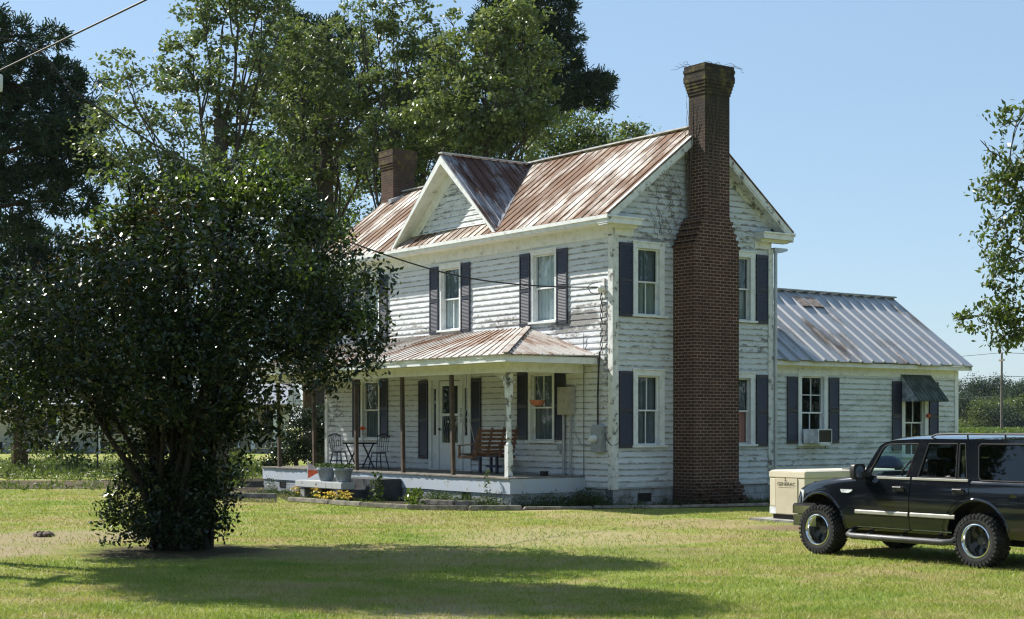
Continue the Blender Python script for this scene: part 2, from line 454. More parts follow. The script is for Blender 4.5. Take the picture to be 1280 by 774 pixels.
# ------------------------------------------------------------------ mesh helpers
class MB:
    def __init__(s):
        s.v, s.f = [], []
    def add(s, vs, fs):
        o = len(s.v)
        s.v += [tuple(p) for p in vs]
        s.f += [tuple(i + o for i in f) for f in fs]
        return s
    def box(s, x0, x1, y0, y1, z0, z1, M4=None):
        vs = [(x, y, z) for z in (z0, z1) for y in (y0, y1) for x in (x0, x1)]
        if M4 is not None: vs = [M4 @ Vector(p) for p in vs]
        return s.add(vs, [(0, 2, 3, 1), (4, 5, 7, 6), (0, 1, 5, 4), (2, 6, 7, 3), (0, 4, 6, 2), (1, 3, 7, 5)])
    def bar(s, a, b, w, h, up=(0, 0, 1)):        # square bar from a to b
        a, b = Vector(a), Vector(b)
        d = (b - a).normalized()
        u = Vector(up)
        r = d.cross(u)
        if r.length < 1e-4: r = d.cross(Vector((1, 0, 0)))
        r.normalize(); u = r.cross(d)
        vs = [p + r * i * w / 2 + u * j * h / 2 for p in (a, b) for j in (-1, 1) for i in (-1, 1)]
        return s.add(vs, [(0, 1, 3, 2), (4, 6, 7, 5), (0, 4, 5, 1), (2, 3, 7, 6), (0, 2, 6, 4), (1, 5, 7, 3)])
    def prism(s, poly, d):                       # planar polygon swept by vector d
        n = len(poly)
        a = [Vector(p) for p in poly]
        d = Vector(d)
        return s.add(a + [p + d for p in a], [tuple(reversed(range(n))), tuple(range(n, 2 * n))] + [(i, (i + 1) % n, n + (i + 1) % n, n + i) for i in range(n)])
    def tube(s, path, rad, n=8, cap=True):
        path = [Vector(p) for p in path]
        if not isinstance(rad, (list, tuple)): rad = [rad] * len(path)
        rings = []
        prev = None
        for i, p in enumerate(path):
            d = (path[min(i + 1, len(path) - 1)] - path[max(i - 1, 0)])
            if d.length < 1e-9: d = Vector((0, 0, 1))
            d.normalize()
            if prev is None:
                r = d.cross(Vector((0, 0, 1)))
                if r.length < 1e-3: r = d.cross(Vector((1, 0, 0)))
            else:
                r = prev - d * prev.dot(d)
            r.normalize(); prev = r
            u = d.cross(r)
            rings.append([p + (r * math.cos(2 * math.pi * k / n) + u * math.sin(2 * math.pi * k / n)) * rad[i] for k in range(n)])
        vs = [q for r in rings for q in r]
        fs = [(i * n + k, i * n + (k + 1) % n, (i + 1) * n + (k + 1) % n, (i + 1) * n + k) for i in range(len(path) - 1) for k in range(n)]
        if cap:
            fs += [tuple(reversed(range(n))), tuple(range((len(path) - 1) * n, len(path) * n))]
        return s.add(vs, fs)
    def lathe(s, prof, n=24, axis='z', at=(0, 0, 0), cap=True):   # prof [(r, h)]
        vs = []
        for r, h in prof:
            for k in range(n):
                a = 2 * math.pi * k / n
                c, q = r * math.cos(a), r * math.sin(a)
                p = (c, q, h) if axis == 'z' else ((c, h, q) if axis == 'y' else (h, c, q))
                vs.append((p[0] + at[0], p[1] + at[1], p[2] + at[2]))
        m = len(prof)
        fs = [(i * n + k, i * n + (k + 1) % n, (i + 1) * n + (k + 1) % n, (i + 1) * n + k) for i in range(m - 1) for k in range(n)]
        if cap:
            if prof[0][0] > 1e-4: fs.append(tuple(reversed(range(n))))
            if prof[-1][0] > 1e-4: fs.append(tuple(range((m - 1) * n, m * n)))
        return s.add(vs, fs)
    def build(s, name, mat, parent=None, smooth=False, bevel=0, wobble=0):
        me = bpy.data.meshes.new(name)
        v = s.v
        if wobble:
            v = [(x + random.uniform(-wobble, wobble), y + random.uniform(-wobble, wobble), z + random.uniform(-wobble, wobble)) for x, y, z in v]
        me.from_pydata(v, [], s.f)
        me.validate(clean_customdata=False)
        bm = bmesh.new(); bm.from_mesh(me)
        bmesh.ops.recalc_face_normals(bm, faces=bm.faces)
        if bevel:
            bmesh.ops.bevel(bm, geom=bm.edges, offset=bevel, segments=2, affect='EDGES', clamp_overlap=True)
        uvl = bm.loops.layers.uv.new('UVMap')
        for f in bm.faces:
            n = f.normal
            ax = max(range(3), key=lambda i: abs(n[i]))
            for l in f.loops:
                p = l.vert.co
                l[uvl].uv = (p.y, p.z) if ax == 0 else ((p.x, p.z) if ax == 1 else (p.x, p.y))
            f.smooth = smooth
        bm.to_mesh(me); bm.free()
        if isinstance(mat, str): mat = M[mat]
        me.materials.append(mat)
        if smooth:
            try: me.set_sharp_from_angle(angle=math.radians(40))
            except Exception: pass
        o = bpy.data.objects.new(name, me)
        COL.objects.link(o)
        if parent is not None: o.parent = parent
        return o

def tag(o, label, cat, group=None, kind=None):
    if label: o['label'] = label
    if cat: o['category'] = cat
    if group: o['group'] = group
    if kind: o['kind'] = kind
    return o
def thing(name, label, cat, loc=(0, 0, 0), rz=0.0, group=None):
    o = bpy.data.objects.new(name, None)
    COL.objects.link(o)
    o.empty_display_size = .3
    o.location = loc
    o.rotation_euler = (0, 0, rz)
    return tag(o, label, cat, group)
def kids(o):
    return [c for c in bpy.data.objects if c.parent == o]
def copy_tree(o, parent=None):
    c = o.copy(); COL.objects.link(c)
    if parent is not None: c.parent = parent
    for ch in kids(o): copy_tree(ch, c)
    return c
def struct(o):
    o['kind'] = 'structure'
    return o
def house_mesh(mb, name, mat, **k):          # a top-level mesh given in house axes
    o = mb.build(name, mat, None, **k)
    o.location = (P0[0], P0[1], 0); o.rotation_euler = (0, 0, HROT)
    return o

# fast big meshes of loose quads / triangles
def raw_mesh(name, verts, k, mat, parent=None):
    verts = np.ascontiguousarray(verts, dtype=np.float32).reshape(-1, 3)
    nv = len(verts); nf = nv // k
    me = bpy.data.meshes.new(name)
    me.vertices.add(nv); me.vertices.foreach_set('co', verts.ravel())
    me.loops.add(nv); me.loops.foreach_set('vertex_index', np.arange(nv, dtype=np.int32))
    me.polygons.add(nf)
    me.polygons.foreach_set('loop_start', np.arange(0, nv, k, dtype=np.int32))
    me.polygons.foreach_set('loop_total', np.full(nf, k, dtype=np.int32))
    me.update(calc_edges=True)
    me.materials.append(M[mat] if isinstance(mat, str) else mat)
    o = bpy.data.objects.new(name, me)
    COL.objects.link(o)
    if parent is not None: o.parent = parent
    return o
def unit(a):
    return a / np.maximum(np.linalg.norm(a, axis=-1, keepdims=True), 1e-6)
def leaf_quads(c, size, aspect=.5, up=.35, droop=0.0, fold=True):
    """diamond leaves at points c (n,3)"""
    n = len(c)
    nrm = unit(RNG.normal(size=(n, 3)) + np.array([0, 0, up * 2.0]))
    d = RNG.normal(size=(n, 3)); d[:, 2] -= droop
    d = unit(d - nrm * (d * nrm).sum(1, keepdims=True))
    w = np.cross(nrm, d)
    L = (size * RNG.uniform(.6, 1.25, size=(n, 1)))
    Wd = L * aspect
    mid = c + d * L * .1
    q = np.stack([c - d * L * .5, mid + w * Wd * .5, c + d * L * .5, mid - w * Wd * .5], axis=1)
    return q.reshape(-1, 3)
def in_blobs(blobs, n, shell=.55):
    """points in a set of ellipsoids (cx,cy,cz,rx,ry,rz); denser towards the skin"""
    b = np.array(blobs, dtype=float)
    vol = (b[:, 3] * b[:, 4] * b[:, 5]) ** .75
    idx = RNG.choice(len(b), size=n, p=vol / vol.sum())
    d = unit(RNG.normal(size=(n, 3)))
    r = RNG.uniform(size=(n, 1)) ** (1 / (3 + 4 * shell))
    return b[idx, :3] + d * r * b[idx, 3:6], d
def limb(mb, a, b, r0, r1, bend=.15, n=6, sides=7):
    a, b = Vector(a), Vector(b)
    L = (b - a).length
    k = Vector((random.uniform(-1, 1), random.uniform(-1, 1), random.uniform(-.3, .8))) * L * bend
    pts, rad = [], []
    for i in range(n + 1):
        t = i / n
        pts.append(a.lerp(b, t) + k * math.sin(math.pi * t) + Vector((random.uniform(-1, 1), random.uniform(-1, 1), 0)) * L * .012)
        rad.append(r0 + (r1 - r0) * t)
    mb.tube(pts, rad, sides)
    return pts

def tree(name, label, cat, base, fork, blobs, mat, leaf=.12, clumps=900, per=26, spread=.30, bark='bark', r0=.3,
         aspect=.5, group=None, twigs=40, up=.35, droop=.2, shell=.55, stems=None, extra=None):
    """trunk with limbs (mesh 'trunk') and a crown of separate leaves gathered in uneven clumps (mesh 'crown')"""
    base = Vector(base)
    root = thing(name, label, cat, base, 0, group)
    loc = lambda p: Vector(p) - base
    tb = MB()
    fork = Vector(fork)
    f2 = loc(fork)
    flare = Vector((random.uniform(-.1, .1), random.uniform(-.1, .1), 0))
    tb.tube([Vector((0, 0, -.2)), Vector((0, 0, .25)) + flare * .3, f2 * .35 + flare, f2 * .7 - flare, f2], [r0 * 1.35, r0 * 1.05, r0 * .92, r0 * .82, r0 * .7], 10)
    for b in blobs:
        c = loc(b[:3])
        big = [q for q in blobs if q[3] > b[3] * 1.25 and (loc(q[:3]) - c).length < 4 * q[3]]
        rr = r0 * .42 * max(.10, min(1, b[3] / 2.5))
        if big and b[3] < .7:
            q = min(big, key=lambda q: (loc(q[:3]) - c).length)
            st = loc(q[:3])
            rr = min(rr, .012 + .035 * b[3])
        else:
            k = random.uniform(.45, 1.0)
            st = f2 * k if c.z > f2.z * k else f2 * random.uniform(.35, .6)
        pts = limb(tb, st, c, rr, min(.02, rr * .5), .10)
        for _ in range(3):
            e = c + Vector((random.uniform(-1, 1) * b[3], random.uniform(-1, 1) * b[4], random.uniform(-.6, 1) * b[5])) * .8
            limb(tb, pts[random.randint(3, 5)], e, min(r0 * .10 + .012, rr * .7), .005, .12, 4, 5)
    tb.build('trunk', bark, root, smooth=True)
    pts, d = in_blobs(blobs, clumps, shell)
    pts = pts - np.array(base)
    dens = RNG.integers(int(per * .4), int(per * 1.6) + 1, size=clumps)
    idx = np.repeat(np.arange(clumps), dens)
    sp = spread * RNG.uniform(.5, 1.2, size=clumps)[idx][:, None]
    off = RNG.normal(size=(len(idx), 3)) * sp * np.array([1, 1, .62])
    c = pts[idx] + off
    c = c[c[:, 2] > .05]
    crown = raw_mesh('crown', leaf_quads(c, leaf, aspect, up, droop), 4, mat, root)
    return root

def pine(name, label, base, top, blobs, group=None, needles=.34, clumps=1500, r0=.32, per=30, mat='needle'):
    base = Vector(base); top = Vector(top)
    root = thing(name, label, 'tree', base, 0, group)
    tb = MB()
    t = top - base
    tb.tube([(0, 0, -.2), t * .3, t * .65, t], [r0 * 1.1, r0 * .85, r0 * .5, .04], 9)
    for b in blobs:
        c = Vector(b[:3]) - base
        z = min(max(c.z - random.uniform(-.2, .8), .5), t.z * .97)
        limb(tb, t * (z / t.z), c, .10, .02, .08, 4, 6)
    tb.build('trunk', 'bark_pine', root, smooth=True)
    pts, d = in_blobs(blobs, clumps, .5)
    pts -= np.array(base)
    idx = np.repeat(np.arange(clumps), per)
    dr = unit(RNG.normal(size=(len(idx), 3)) + d[idx] * .9 + np.array([0, 0, .35]))
    w = unit(np.cross(dr, RNG.normal(size=(len(idx), 3))))
    L = needles * RNG.uniform(.6, 1.15, size=(len(idx), 1))
    o = pts[idx] + RNG.normal(size=(len(idx), 3)) * needles * .22
    q = np.stack([o - w * .012 * needles / .3, o + w * .012 * needles / .3, o + dr * L + w * .02 * needles / .3, o + dr * L - w * .02 * needles / .3], axis=1)
    raw_mesh('crown', q.reshape(-1, 3), 4, mat, root)
    return root

def text_mb(s, size, depth=.004):
    cu = bpy.data.curves.new('lettering', 'FONT')
    cu.body = s; cu.size = size; cu.extrude = depth / 2
    cu.align_x = 'CENTER'; cu.align_y = 'CENTER'; cu.resolution_u = 3
    o = bpy.data.objects.new('lettering', cu)
    COL.objects.link(o)
    dg = bpy.context.evaluated_depsgraph_get()
    me = bpy.data.meshes.new_from_object(o.evaluated_get(dg))
    mb = MB()
    mb.add([tuple(v.co) for v in me.vertices], [tuple(p.vertices) for p in me.polygons])
    bpy.data.objects.remove(o); bpy.data.curves.remove(cu); bpy.data.meshes.remove(me)
    return mb
def xf(mb, m):
    mb.v = [tuple(m @ Vector(p)) for p in mb.v]
    return mb

# ------------------------------------------------------------------ ground, drive, field
def build_ground():
    t = NT('lawn_ground')
    v = t.co('World')
    c, mid = lawn_colour(t, v)
    fine = t.noise(v, 14, 6, .75)
    speck = t.noise(v, 55, 3, .7)
    c = t.mix(t.math('MULTIPLY', fine, .42), c, (.06, .08, .02))
    c = t.mix(t.ramp(speck, [(.58, 0), (.75, .35)]), c, (.26, .23, .12))
    ragged = t.math('MULTIPLY', t.math('SUBTRACT', t.noise(v, 1.6, 6, .7), .5), .9)
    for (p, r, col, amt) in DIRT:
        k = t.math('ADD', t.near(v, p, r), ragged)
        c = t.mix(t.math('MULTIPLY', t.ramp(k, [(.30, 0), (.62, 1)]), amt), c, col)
    sh = t.pbr(c, .95, 0, .1, t.bump(t.math('ADD', fine, t.math('MULTIPLY', speck, .6)), .9, .05))
    mat = t.done(sh)
    mb = MB()
    R = 1500
    mb.add([(-R, -200, 0), (R, -200, 0), (R, R, 0), (-R, R, 0)], [(0, 1, 2, 3)])
    return struct(mb.build('lawn_ground', mat))
bare = (.38, .30, .19)
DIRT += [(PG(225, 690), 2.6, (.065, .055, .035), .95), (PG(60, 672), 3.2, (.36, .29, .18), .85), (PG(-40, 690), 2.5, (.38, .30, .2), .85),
         (PG(985, 660), 1.5, (.24, .17, .105), .95), (PG(870, 655), 2.6, (.38, .29, .16), .75), (PG(700, 672), 3.6, (.40, .33, .18), .75),
         (PG(740, 645), 2.0, (.38, .3, .16), .6), (PG(480, 690), 3.0, (.38, .3, .16), .6), (PG(560, 765), 1.2, (.36, .3, .18), .6), (PG(820, 690), 2.2, (.2, .2, .08), .4)]
build_ground()

t = NT('dirt_drive')
n = t.noise(t.co('World'), 1.2, 7, .7)
n2 = t.noise(t.map(t.co('World'), (.15, 2.2, 1)), 1.0, 4)
t.done(t.pbr(t.mix(t.ramp(n2, [(.45, 0), (.6, 1)]), t.ramp(n, [(.3, (.035, .026, .017)), (.7, (.085, .062, .040))]), (.125, .095, .065)), .95, 0, .1, t.bump(n, .6, .05)))  # browns darkened so the colour carries the tree shade over the drive
mb = MB()
edge = [(-60, 44.6), (-30, 45.2), (-18, 45.4), (-12, 45.9), (-9, 46.6), (-8.2, 48.6), (-9.5, 51.0), (-14, 52.3), (-24, 53.0), (-60, 54)]
mb.add([(x, y, .006) for x, y in edge], [tuple(range(len(edge)))])
struct(mb.build('dirt_drive', t.mat))
# turned soil of the bed at the far end of the porch
t = NT('bed_soil')
n = t.noise(t.co('World'), 5, 7, .7)
t.done(t.pbr(t.ramp(n, [(.3, (.025, .02, .014)), (.7, (.07, .055, .038))]), .95, 0, .1, t.bump(n, .9, .06)))
mb = MB()
def flat(pts, z):
    return [(p.x, p.y, z) for p in pts]
bed1 = [PG(268, 626), PG(345, 629), PG(352, 606), PG(345, 598), PG(270, 598)]
bed2 = [PG(362, 628), PG(420, 630), PG(510, 637), PG(640, 638), PG(960, 634), W(0.0, 5.2), W(0.0, 0), W(-.9, .0), W(-.98, -2.2), W(-13.0, -2.2)]
mb.add(flat(bed1, .008), [tuple(range(len(bed1)))])
mb.add(flat(bed2, .008), [tuple(range(len(bed2)))])
struct(mb.build('bed_soil', t.mat))

# blades of grass on the lawn the camera can see (nobody could count them)
def build_grass():
    t = NT('grass_blades')
    v = t.co('World')
    c, mid = lawn_colour(t, v)
    rnd = t.n('ShaderNodeNewGeometry').outputs['Random Per Island']
    c = t.mix(t.math('MULTIPLY', rnd, .5), c, (.10, .16, .025))
    c = t.mix(t.ramp(rnd, [(.86, 0), (.9, .75)]), c, (.33, .28, .14))
    p = t.pbr(c, .55, 0, .3)
    tl = t.n('ShaderNodeBsdfTranslucent'); t.put(tl.inputs[0], t.mix(1, c, (1.1, 1.2, .6), 'MULTIPLY'))
    mx = t.n('ShaderNodeMixShader'); mx.inputs[0].default_value = .35
    t.t.links.new(p, mx.inputs[1]); t.t.links.new(tl.outputs[0], mx.inputs[2])
    mat = t.done(mx.outputs[0])
    N = 420000
    Y = 13.6 + (46 - 13.6) * RNG.uniform(size=N) ** 1.9
    X = (RNG.uniform(size=N) - .5) * (Y * .72 + 3)
    # clumping
    k = np.sin(X * 2.1 + 1.3 * np.sin(Y * 1.7)) * np.sin(Y * 2.6 + 1.1 * np.sin(X * 1.3)) + RNG.normal(size=N) * .8
    keep = k > -.7
    # none on the drive, in the beds, under the house
    lx = (X - P0[0]) * ca + (Y - P0[1]) * sa
    ly = -(X - P0[0]) * sa + (Y - P0[1]) * ca
    keep &= ~((lx < .6) & (lx > -13.6) & (ly > -3.2))
    keep &= ~((lx < 2) & (ly > 0))
    keep &= ~((Y > 44.4) & (X < -7.5))
    bx, by = PG(225, 690).x, PG(225, 690).y
    dd = np.hypot(X - bx, (Y - by))
    keep &= ~(dd < 1.2 + RNG.uniform(size=N) * 1.4)
    for (p, r, col, amt) in DIRT[1:]:
        keep &= ~((np.hypot(X - p.x, Y - p.y) < r * (.45 + .5 * RNG.uniform(size=N))) & (RNG.uniform(size=N) < amt * .92))
    X, Y = X[keep], Y[keep]
    n = len(X)
    a = RNG.uniform(0, 2 * np.pi, n)
    wv = np.stack([np.cos(a), np.sin(a), np.zeros(n)], 1)
    h = .042 * RNG.uniform(.4, 1.3, n)
    lean = RNG.normal(size=(n, 2)) * .028
    wd = (.0045 * RNG.uniform(.7, 1.4, n) * (1 + (Y - 14) / 22))[:, None]
    b = np.stack([X, Y, np.full(n, 0.0)], 1)
    tip = b + np.stack([lean[:, 0], lean[:, 1], h], 1)
    o = raw_mesh('lawn_grass', np.stack([b - wv * wd, b + wv * wd, tip], 1).reshape(-1, 3), 3, mat)
    tag(o, 'short mown grass with straw coloured blades on the front lawn', 'grass', kind='stuff')
build_grass()

# crop field far to the right behind the house
def build_crop():
    n = 26000
    Y = 95 + 150 * RNG.uniform(size=n) ** 1.3
    X = Y * (.235 + RNG.uniform(size=n) * .30)
    row = np.round(Y / .9) * .9
    Y = row + RNG.normal(size=n) * .12
    c = np.stack([X, Y, np.zeros(n)], 1)
    c = np.repeat(c, 6, axis=0) + RNG.normal(size=(n * 6, 3)) * np.array([.22, .2, 0])
    c[:, 2] = 1.45 * RNG.uniform(.15, 1.0, len(c)) ** .7
    o = raw_mesh('crop_field', leaf_quads(c, .55, .3, .3, -.5), 4, 'leaf_crop')
    tag(o, 'green crop rows filling the field beyond the side wing', 'crop field', kind='stuff')
build_crop()

# ------------------------------------------------------------------ house
HOUSE = thing('farmhouse', 'old two storey white clapboard farmhouse with rusty tin roof and brick chimneys', 'house', (P0[0], P0[1], 0), HROT)
L_, W_ = 13.25, 5.17
EXP = .142
def subtract(iv, cuts):
    out = [iv]
    for a, b in cuts:
        nx = []
        for p, q in out:
            if b <= p or a >= q: nx.append((p, q)); continue
            if a > p: nx.append((p, a))
            if b < q: nx.append((b, q))
        out = nx
    return [(p, q) for p, q in out if q - p > .02]

def clapboard(fn, a_of_z, z0, z1, holes, jit=.004):
    """fn(a, out, z) -> house point; a_of_z(z) -> (lo, hi); holes (a0,a1,z0,z1)"""
    mb = MB()
    z = z0
    while z < z1 - .02:
        zt = min(z + EXP + .012, z1)
        zm = (z + zt) / 2
        lo, hi = a_of_z(zm)
        if hi - lo > .05:
            for p, q in subtract((lo, hi), [(h[0], h[1]) for h in holes if h[2] < zt - .03 and h[3] > z + .03]):
                xs = [p]
                while xs[-1] + 1.6 < q:
                    nx = xs[-1] + random.uniform(2.4, 4.6)
                    if nx > q - .8: break
                    xs.append(nx)
                xs.append(q)
                for i in range(len(xs) - 1):
                    g = .002 if i else 0
                    p0, q0 = xs[i] + g, xs[i + 1]
                    n = max(1, int((q0 - p0) / .9))
                    o0 = .030 + random.uniform(-.003, .005)
                    sag = random.uniform(-jit, jit)
                    tilt = random.uniform(-jit, jit)
                    for k in range(n):
                        u0, u1 = p0 + (q0 - p0) * k / n, p0 + (q0 - p0) * (k + 1) / n
                        b0 = z + sag + tilt * k / n
                        b1 = z + sag + tilt * (k + 1) / n
                        vs = [fn(u0, o0, b0), fn(u1, o0, b1), fn(u1, .008, zt), fn(u0, .008, zt), fn(u0, .001, b0), fn(u1, .001, b1), fn(u0, .001, zt), fn(u1, .001, zt)]
                        fs = [(0, 1, 2, 3), (4, 5, 1, 0)]
                        if k == 0: fs.append((0, 3, 6, 4))
                        if k == n - 1: fs.append((1, 5, 7, 2))
                        mb.add(vs, fs)
        z += EXP
    return mb
def sheathing(mb, fn, a0, a1, z0, z1, holes, out=-.004):
    A = sorted({a0, a1, *[h[0] for h in holes], *[h[1] for h in holes]})
    Z = sorted({z0, z1, *[h[2] for h in holes], *[h[3] for h in holes]})
    for i in range(len(A) - 1):
        for j in range(len(Z) - 1):
            m, n = (A[i] + A[i + 1]) / 2, (Z[j] + Z[j + 1]) / 2
            if any(h[0] < m < h[1] and h[2] < n < h[3] for h in holes): continue
            mb.add([fn(A[i], out, Z[j]), fn(A[i + 1], out, Z[j]), fn(A[i + 1], out, Z[j + 1]), fn(A[i], out, Z[j + 1])], [(0, 1, 2, 3)])
    return mb

front = lambda a, o, z: (a, -o, z)
gable = lambda a, o, z: (o, a, z)
XW = -.30
wing = lambda a, o, z: (XW + o, a, z)
def fbox(mb, fn, a0, a1, o0, o1, z0, z1):
    vs = [fn(a, o, z) for z in (z0, z1) for o in (o0, o1) for a in (a0, a1)]
    mb.add(vs, [(0, 2, 3, 1), (4, 5, 7, 6), (0, 1, 5, 4), (2, 6, 7, 3), (0, 4, 6, 2), (1, 3, 7, 5)])

def window(fn, a0, a1, z0, z1, curtain='curtain', rows=((1, 1), (1, 1)), head=.13, side=.12, parent=HOUSE, curtains=True, split=.5, sill=True, lower_only=None):
    """outer casing a0..a1, z0..z1. -> window (casing) > sash, pane, curtain"""
    mb = MB()
    cs = .038
    fbox(mb, fn, a0, a0 + side, -.01, cs, z0 + .05, z1 - head)
    fbox(mb, fn, a1 - side, a1, -.01, cs + .0015, z0 + .05, z1 - head)
    fbox(mb, fn, a0 - .01, a1 + .01, -.01, cs + .006, z1 - head, z1)
    fbox(mb, fn, a0 - .03, a1 + .03, -.01, cs + .03, z1, z1 + .03)
    if sill: fbox(mb, fn, a0 - .05, a1 + .05, -.02, .095, z0, z0 + .05)
    # reveal
    i0, i1, j0, j1 = a0 + side, a1 - side, z0 + .05, z1 - head
    for p, q in (((i0, j0), (i0, j1)), ((i1, j0), (i1, j1)), ((i0, j0), (i1, j0)), ((i0, j1), (i1, j1))):
        mb.add([fn(p[0], -.012, p[1]), fn(q[0], -.012, q[1]), fn(q[0], -.13, q[1]), fn(p[0], -.13, p[1])], [(0, 1, 2, 3)])
    wnd = mb.build('window', 'casing', parent)
    sb = MB()
    zm = j0 + (j1 - j0) * split
    def sash(b0, b1, d0, d1, nx, nz):
        w = .036
        fbox(sb, fn, i0 + .003, i0 + w, d0, d1, b0, b1)
        fbox(sb, fn, i1 - w, i1 - .003, d0, d1, b0, b1)
        fbox(sb, fn, i0 + w, i1 - w, d0, d1 - .002, b0, b0 + w)
        fbox(sb, fn, i0 + w, i1 - w, d0, d1 - .002, b1 - w, b1)
        for k in range(1, nx):
            x = i0 + (i1 - i0) * k / nx
            fbox(sb, fn, x - .011, x + .011, d0 + .004, d1 - .005, b0 + w, b1 - w)
        for k in range(1, nz):
            z = b0 + (b1 - b0) * k / nz
            fbox(sb, fn, i0 + w, i1 - w, d0 + .005, d1 - .007, z - .011, z + .011)
    sash(zm - .02, j1 - .003, -.075, -.040, *rows[0])
    sash(j0 + .003, zm + .02, -.112, -.080, *rows[1])
    sb.build('sash', 'casing', wnd)
    pb = MB()
    pb.add([fn(i0 + .03, -.058, zm), fn(i1 - .03, -.058, zm), fn(i1 - .03, -.058, j1 - .03), fn(i0 + .03, -.058, j1 - .03)], [(0, 1, 2, 3)])
    pb.add([fn(i0 + .03, -.096, j0 + .03), fn(i1 - .03, -.096, j0 + .03), fn(i1 - .03, -.096, zm), fn(i0 + .03, -.096, zm)], [(0, 1, 2, 3)])
    pb.build('pane', 'pane', wnd)
    if curtains:
        for (c0, c1, mname) in ([(j0, j1, curtain)] if not lower_only else [(j0, zm, lower_only), (zm, j1, curtain)]):
            cb = MB()
            n = 26
            for half in (0, 1):
                lo = i0 - .01 + half * (i1 - i0) * .5
                hi = lo + (i1 - i0) * .5 + .01
                vs, fs = [], []
                for k in range(n + 1):
                    x = lo + (hi - lo) * k / n
                    o = -.165 + .014 * math.sin(k * 1.9 + half) + .006 * math.sin(k * .7)
                    vs += [fn(x, o, c0), fn(x, o, c1)]
                for k in range(n): fs.append((2 * k, 2 * k + 2, 2 * k + 3, 2 * k + 1))
                cb.add(vs, fs)
            cb.build('curtain', mname, wnd, smooth=True)
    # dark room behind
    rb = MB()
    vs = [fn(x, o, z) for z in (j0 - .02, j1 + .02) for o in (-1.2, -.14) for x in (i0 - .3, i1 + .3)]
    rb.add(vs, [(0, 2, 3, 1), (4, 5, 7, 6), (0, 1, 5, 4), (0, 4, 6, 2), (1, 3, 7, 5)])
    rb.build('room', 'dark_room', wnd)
    return wnd
def hole(a0, a1, z0, z1, side=.12):
    return (a0 + side * .5, a1 - side * .5, z0 + .03, z1 - .05)

def shutter(fn, a0, a1, z0, z1, parent=HOUSE):
    mb = MB()
    w = .035
    o0, o1 = .036, .066
    fbox(mb, fn, a0, a0 + w, o0, o1, z0, z1)
    fbox(mb, fn, a1 - w, a1, o0, o1, z0, z1)
    for zc in (z0, z0 + (z1 - z0) * .47, z1 - .08):
        fbox(mb, fn, a0 + w, a1 - w, o0, o1 - .002, zc, zc + .08)
    fbox(mb, fn, a0 + w, a1 - w, o0, o0 + .006, z0 + .08, z1 - .08)
    z = z0 + .09
    while z < z1 - .10:
        if not (z0 + (z1 - z0) * .47 - .035 < z < z0 + (z1 - z0) * .47 + .08):
            mb.add([fn(a0 + w, o0 + .024, z), fn(a1 - w, o0 + .024, z), fn(a1 - w, o0 + .012, z + .036), fn(a0 + w, o0 + .012, z + .036),
                    fn(a0 + w, o0 + .007, z), fn(a1 - w, o0 + .007, z)], [(0, 1, 2, 3), (4, 5, 1, 0)])
        z += .036
    return mb.build('shutter', 'shutter', parent)

# openings --------------------------------------------------------
FU = [(-3.08, -2.07), (-7.14, -6.13), (-11.2, -10.19)]
FL = [(-3.19, -2.14), (-11.22, -10.17)]
GU = [(.59, 1.57), (3.60, 4.58)]
holesF = [hole(a, b, 4.37, 6.15) for a, b in FU] + [hole(a, b, 1.46, 3.23) for a, b in FL] + [(-7.58, -5.73, .70, 3.14)]
holesG = [hole(a, b, 4.42, 6.16) for a, b in GU] + [hole(a, b, 1.37, 3.18) for a, b in GU]

clapboard(front, lambda z: (-L_ + .12, -.12), .42, 6.25, holesF).build('front_wall', 'siding_front', HOUSE)
RS = (9.05 - 6.7) / 3.035
def gab(z):
    if z < 6.35: return (.12, W_ - .12)
    m = max(0.0, (z - 6.92) / RS)
    return (m + .02, W_ - m - .02)
clapboard(gable, gab, .42, 8.75, holesG, .007).build('gable_wall', 'siding_gable', HOUSE)
mb = MB()
sheathing(mb, front, -L_, 0, .42, 6.9, holesF)
sheathing(mb, gable, 0, W_, .42, 6.9, holesG)
mb.add([(-.004, 0, 6.9), (-.004, W_, 6.9), (-.004, W_ / 2, 8.95)], [(0, 1, 2)])
mb.add([(-L_, 0, .42), (-L_, W_, .42), (-L_, W_, 6.9), (-L_, W_ / 2, 8.95), (-L_, 0, 6.9)], [(0, 1, 2, 3, 4)])
mb.add([(-L_, W_, .42), (0, W_, .42), (0, W_, 6.9), (-L_, W_, 6.9)], [(0, 1, 2, 3)])
mb.build('back_wall', 'siding_gable', HOUSE)
# foundation
mb = MB()
mb.box(-L_ + .03, -.03, .03, .3, -.1, .425)
mb.box(-.3, -.028, .03, W_ - .03, -.1, .425)
mb.box(-L_ + .03, -.03, W_ - .3, W_ - .032, -.1, .425)
mb.box(-L_ + .03, -L_ + .3, .03, W_ - .03, -.1, .425)
fd = mb.build('foundation', 'foundation', HOUSE)
def vent(fn, a, z, out, w=.42, h=.20, par=fd):
    mb = MB()
    fbox(mb, fn, a, a + w, out - .03, out + .012, z, z + .02); fbox(mb, fn, a, a + w, out - .03, out + .012, z + h - .02, z + h)
    fbox(mb, fn, a, a + .02, out - .03, out + .012, z + .02, z + h - .02); fbox(mb, fn, a + w - .02, a + w, out - .03, out + .012, z + .02, z + h - .02)
    for k in range(1, 5):
        fbox(mb, fn, a + .02, a + w - .02, out - .02, out + .004, z + h * k / 5 - .006, z + h * k / 5 + .006)
    fbox(mb, fn, a + .02, a + w - .02, out - .004, out + .0015, z + .02, z + h - .02)
    mb.build('foundation_vent', 'black_metal', par)
vent(gable, .78, .10, -.028)
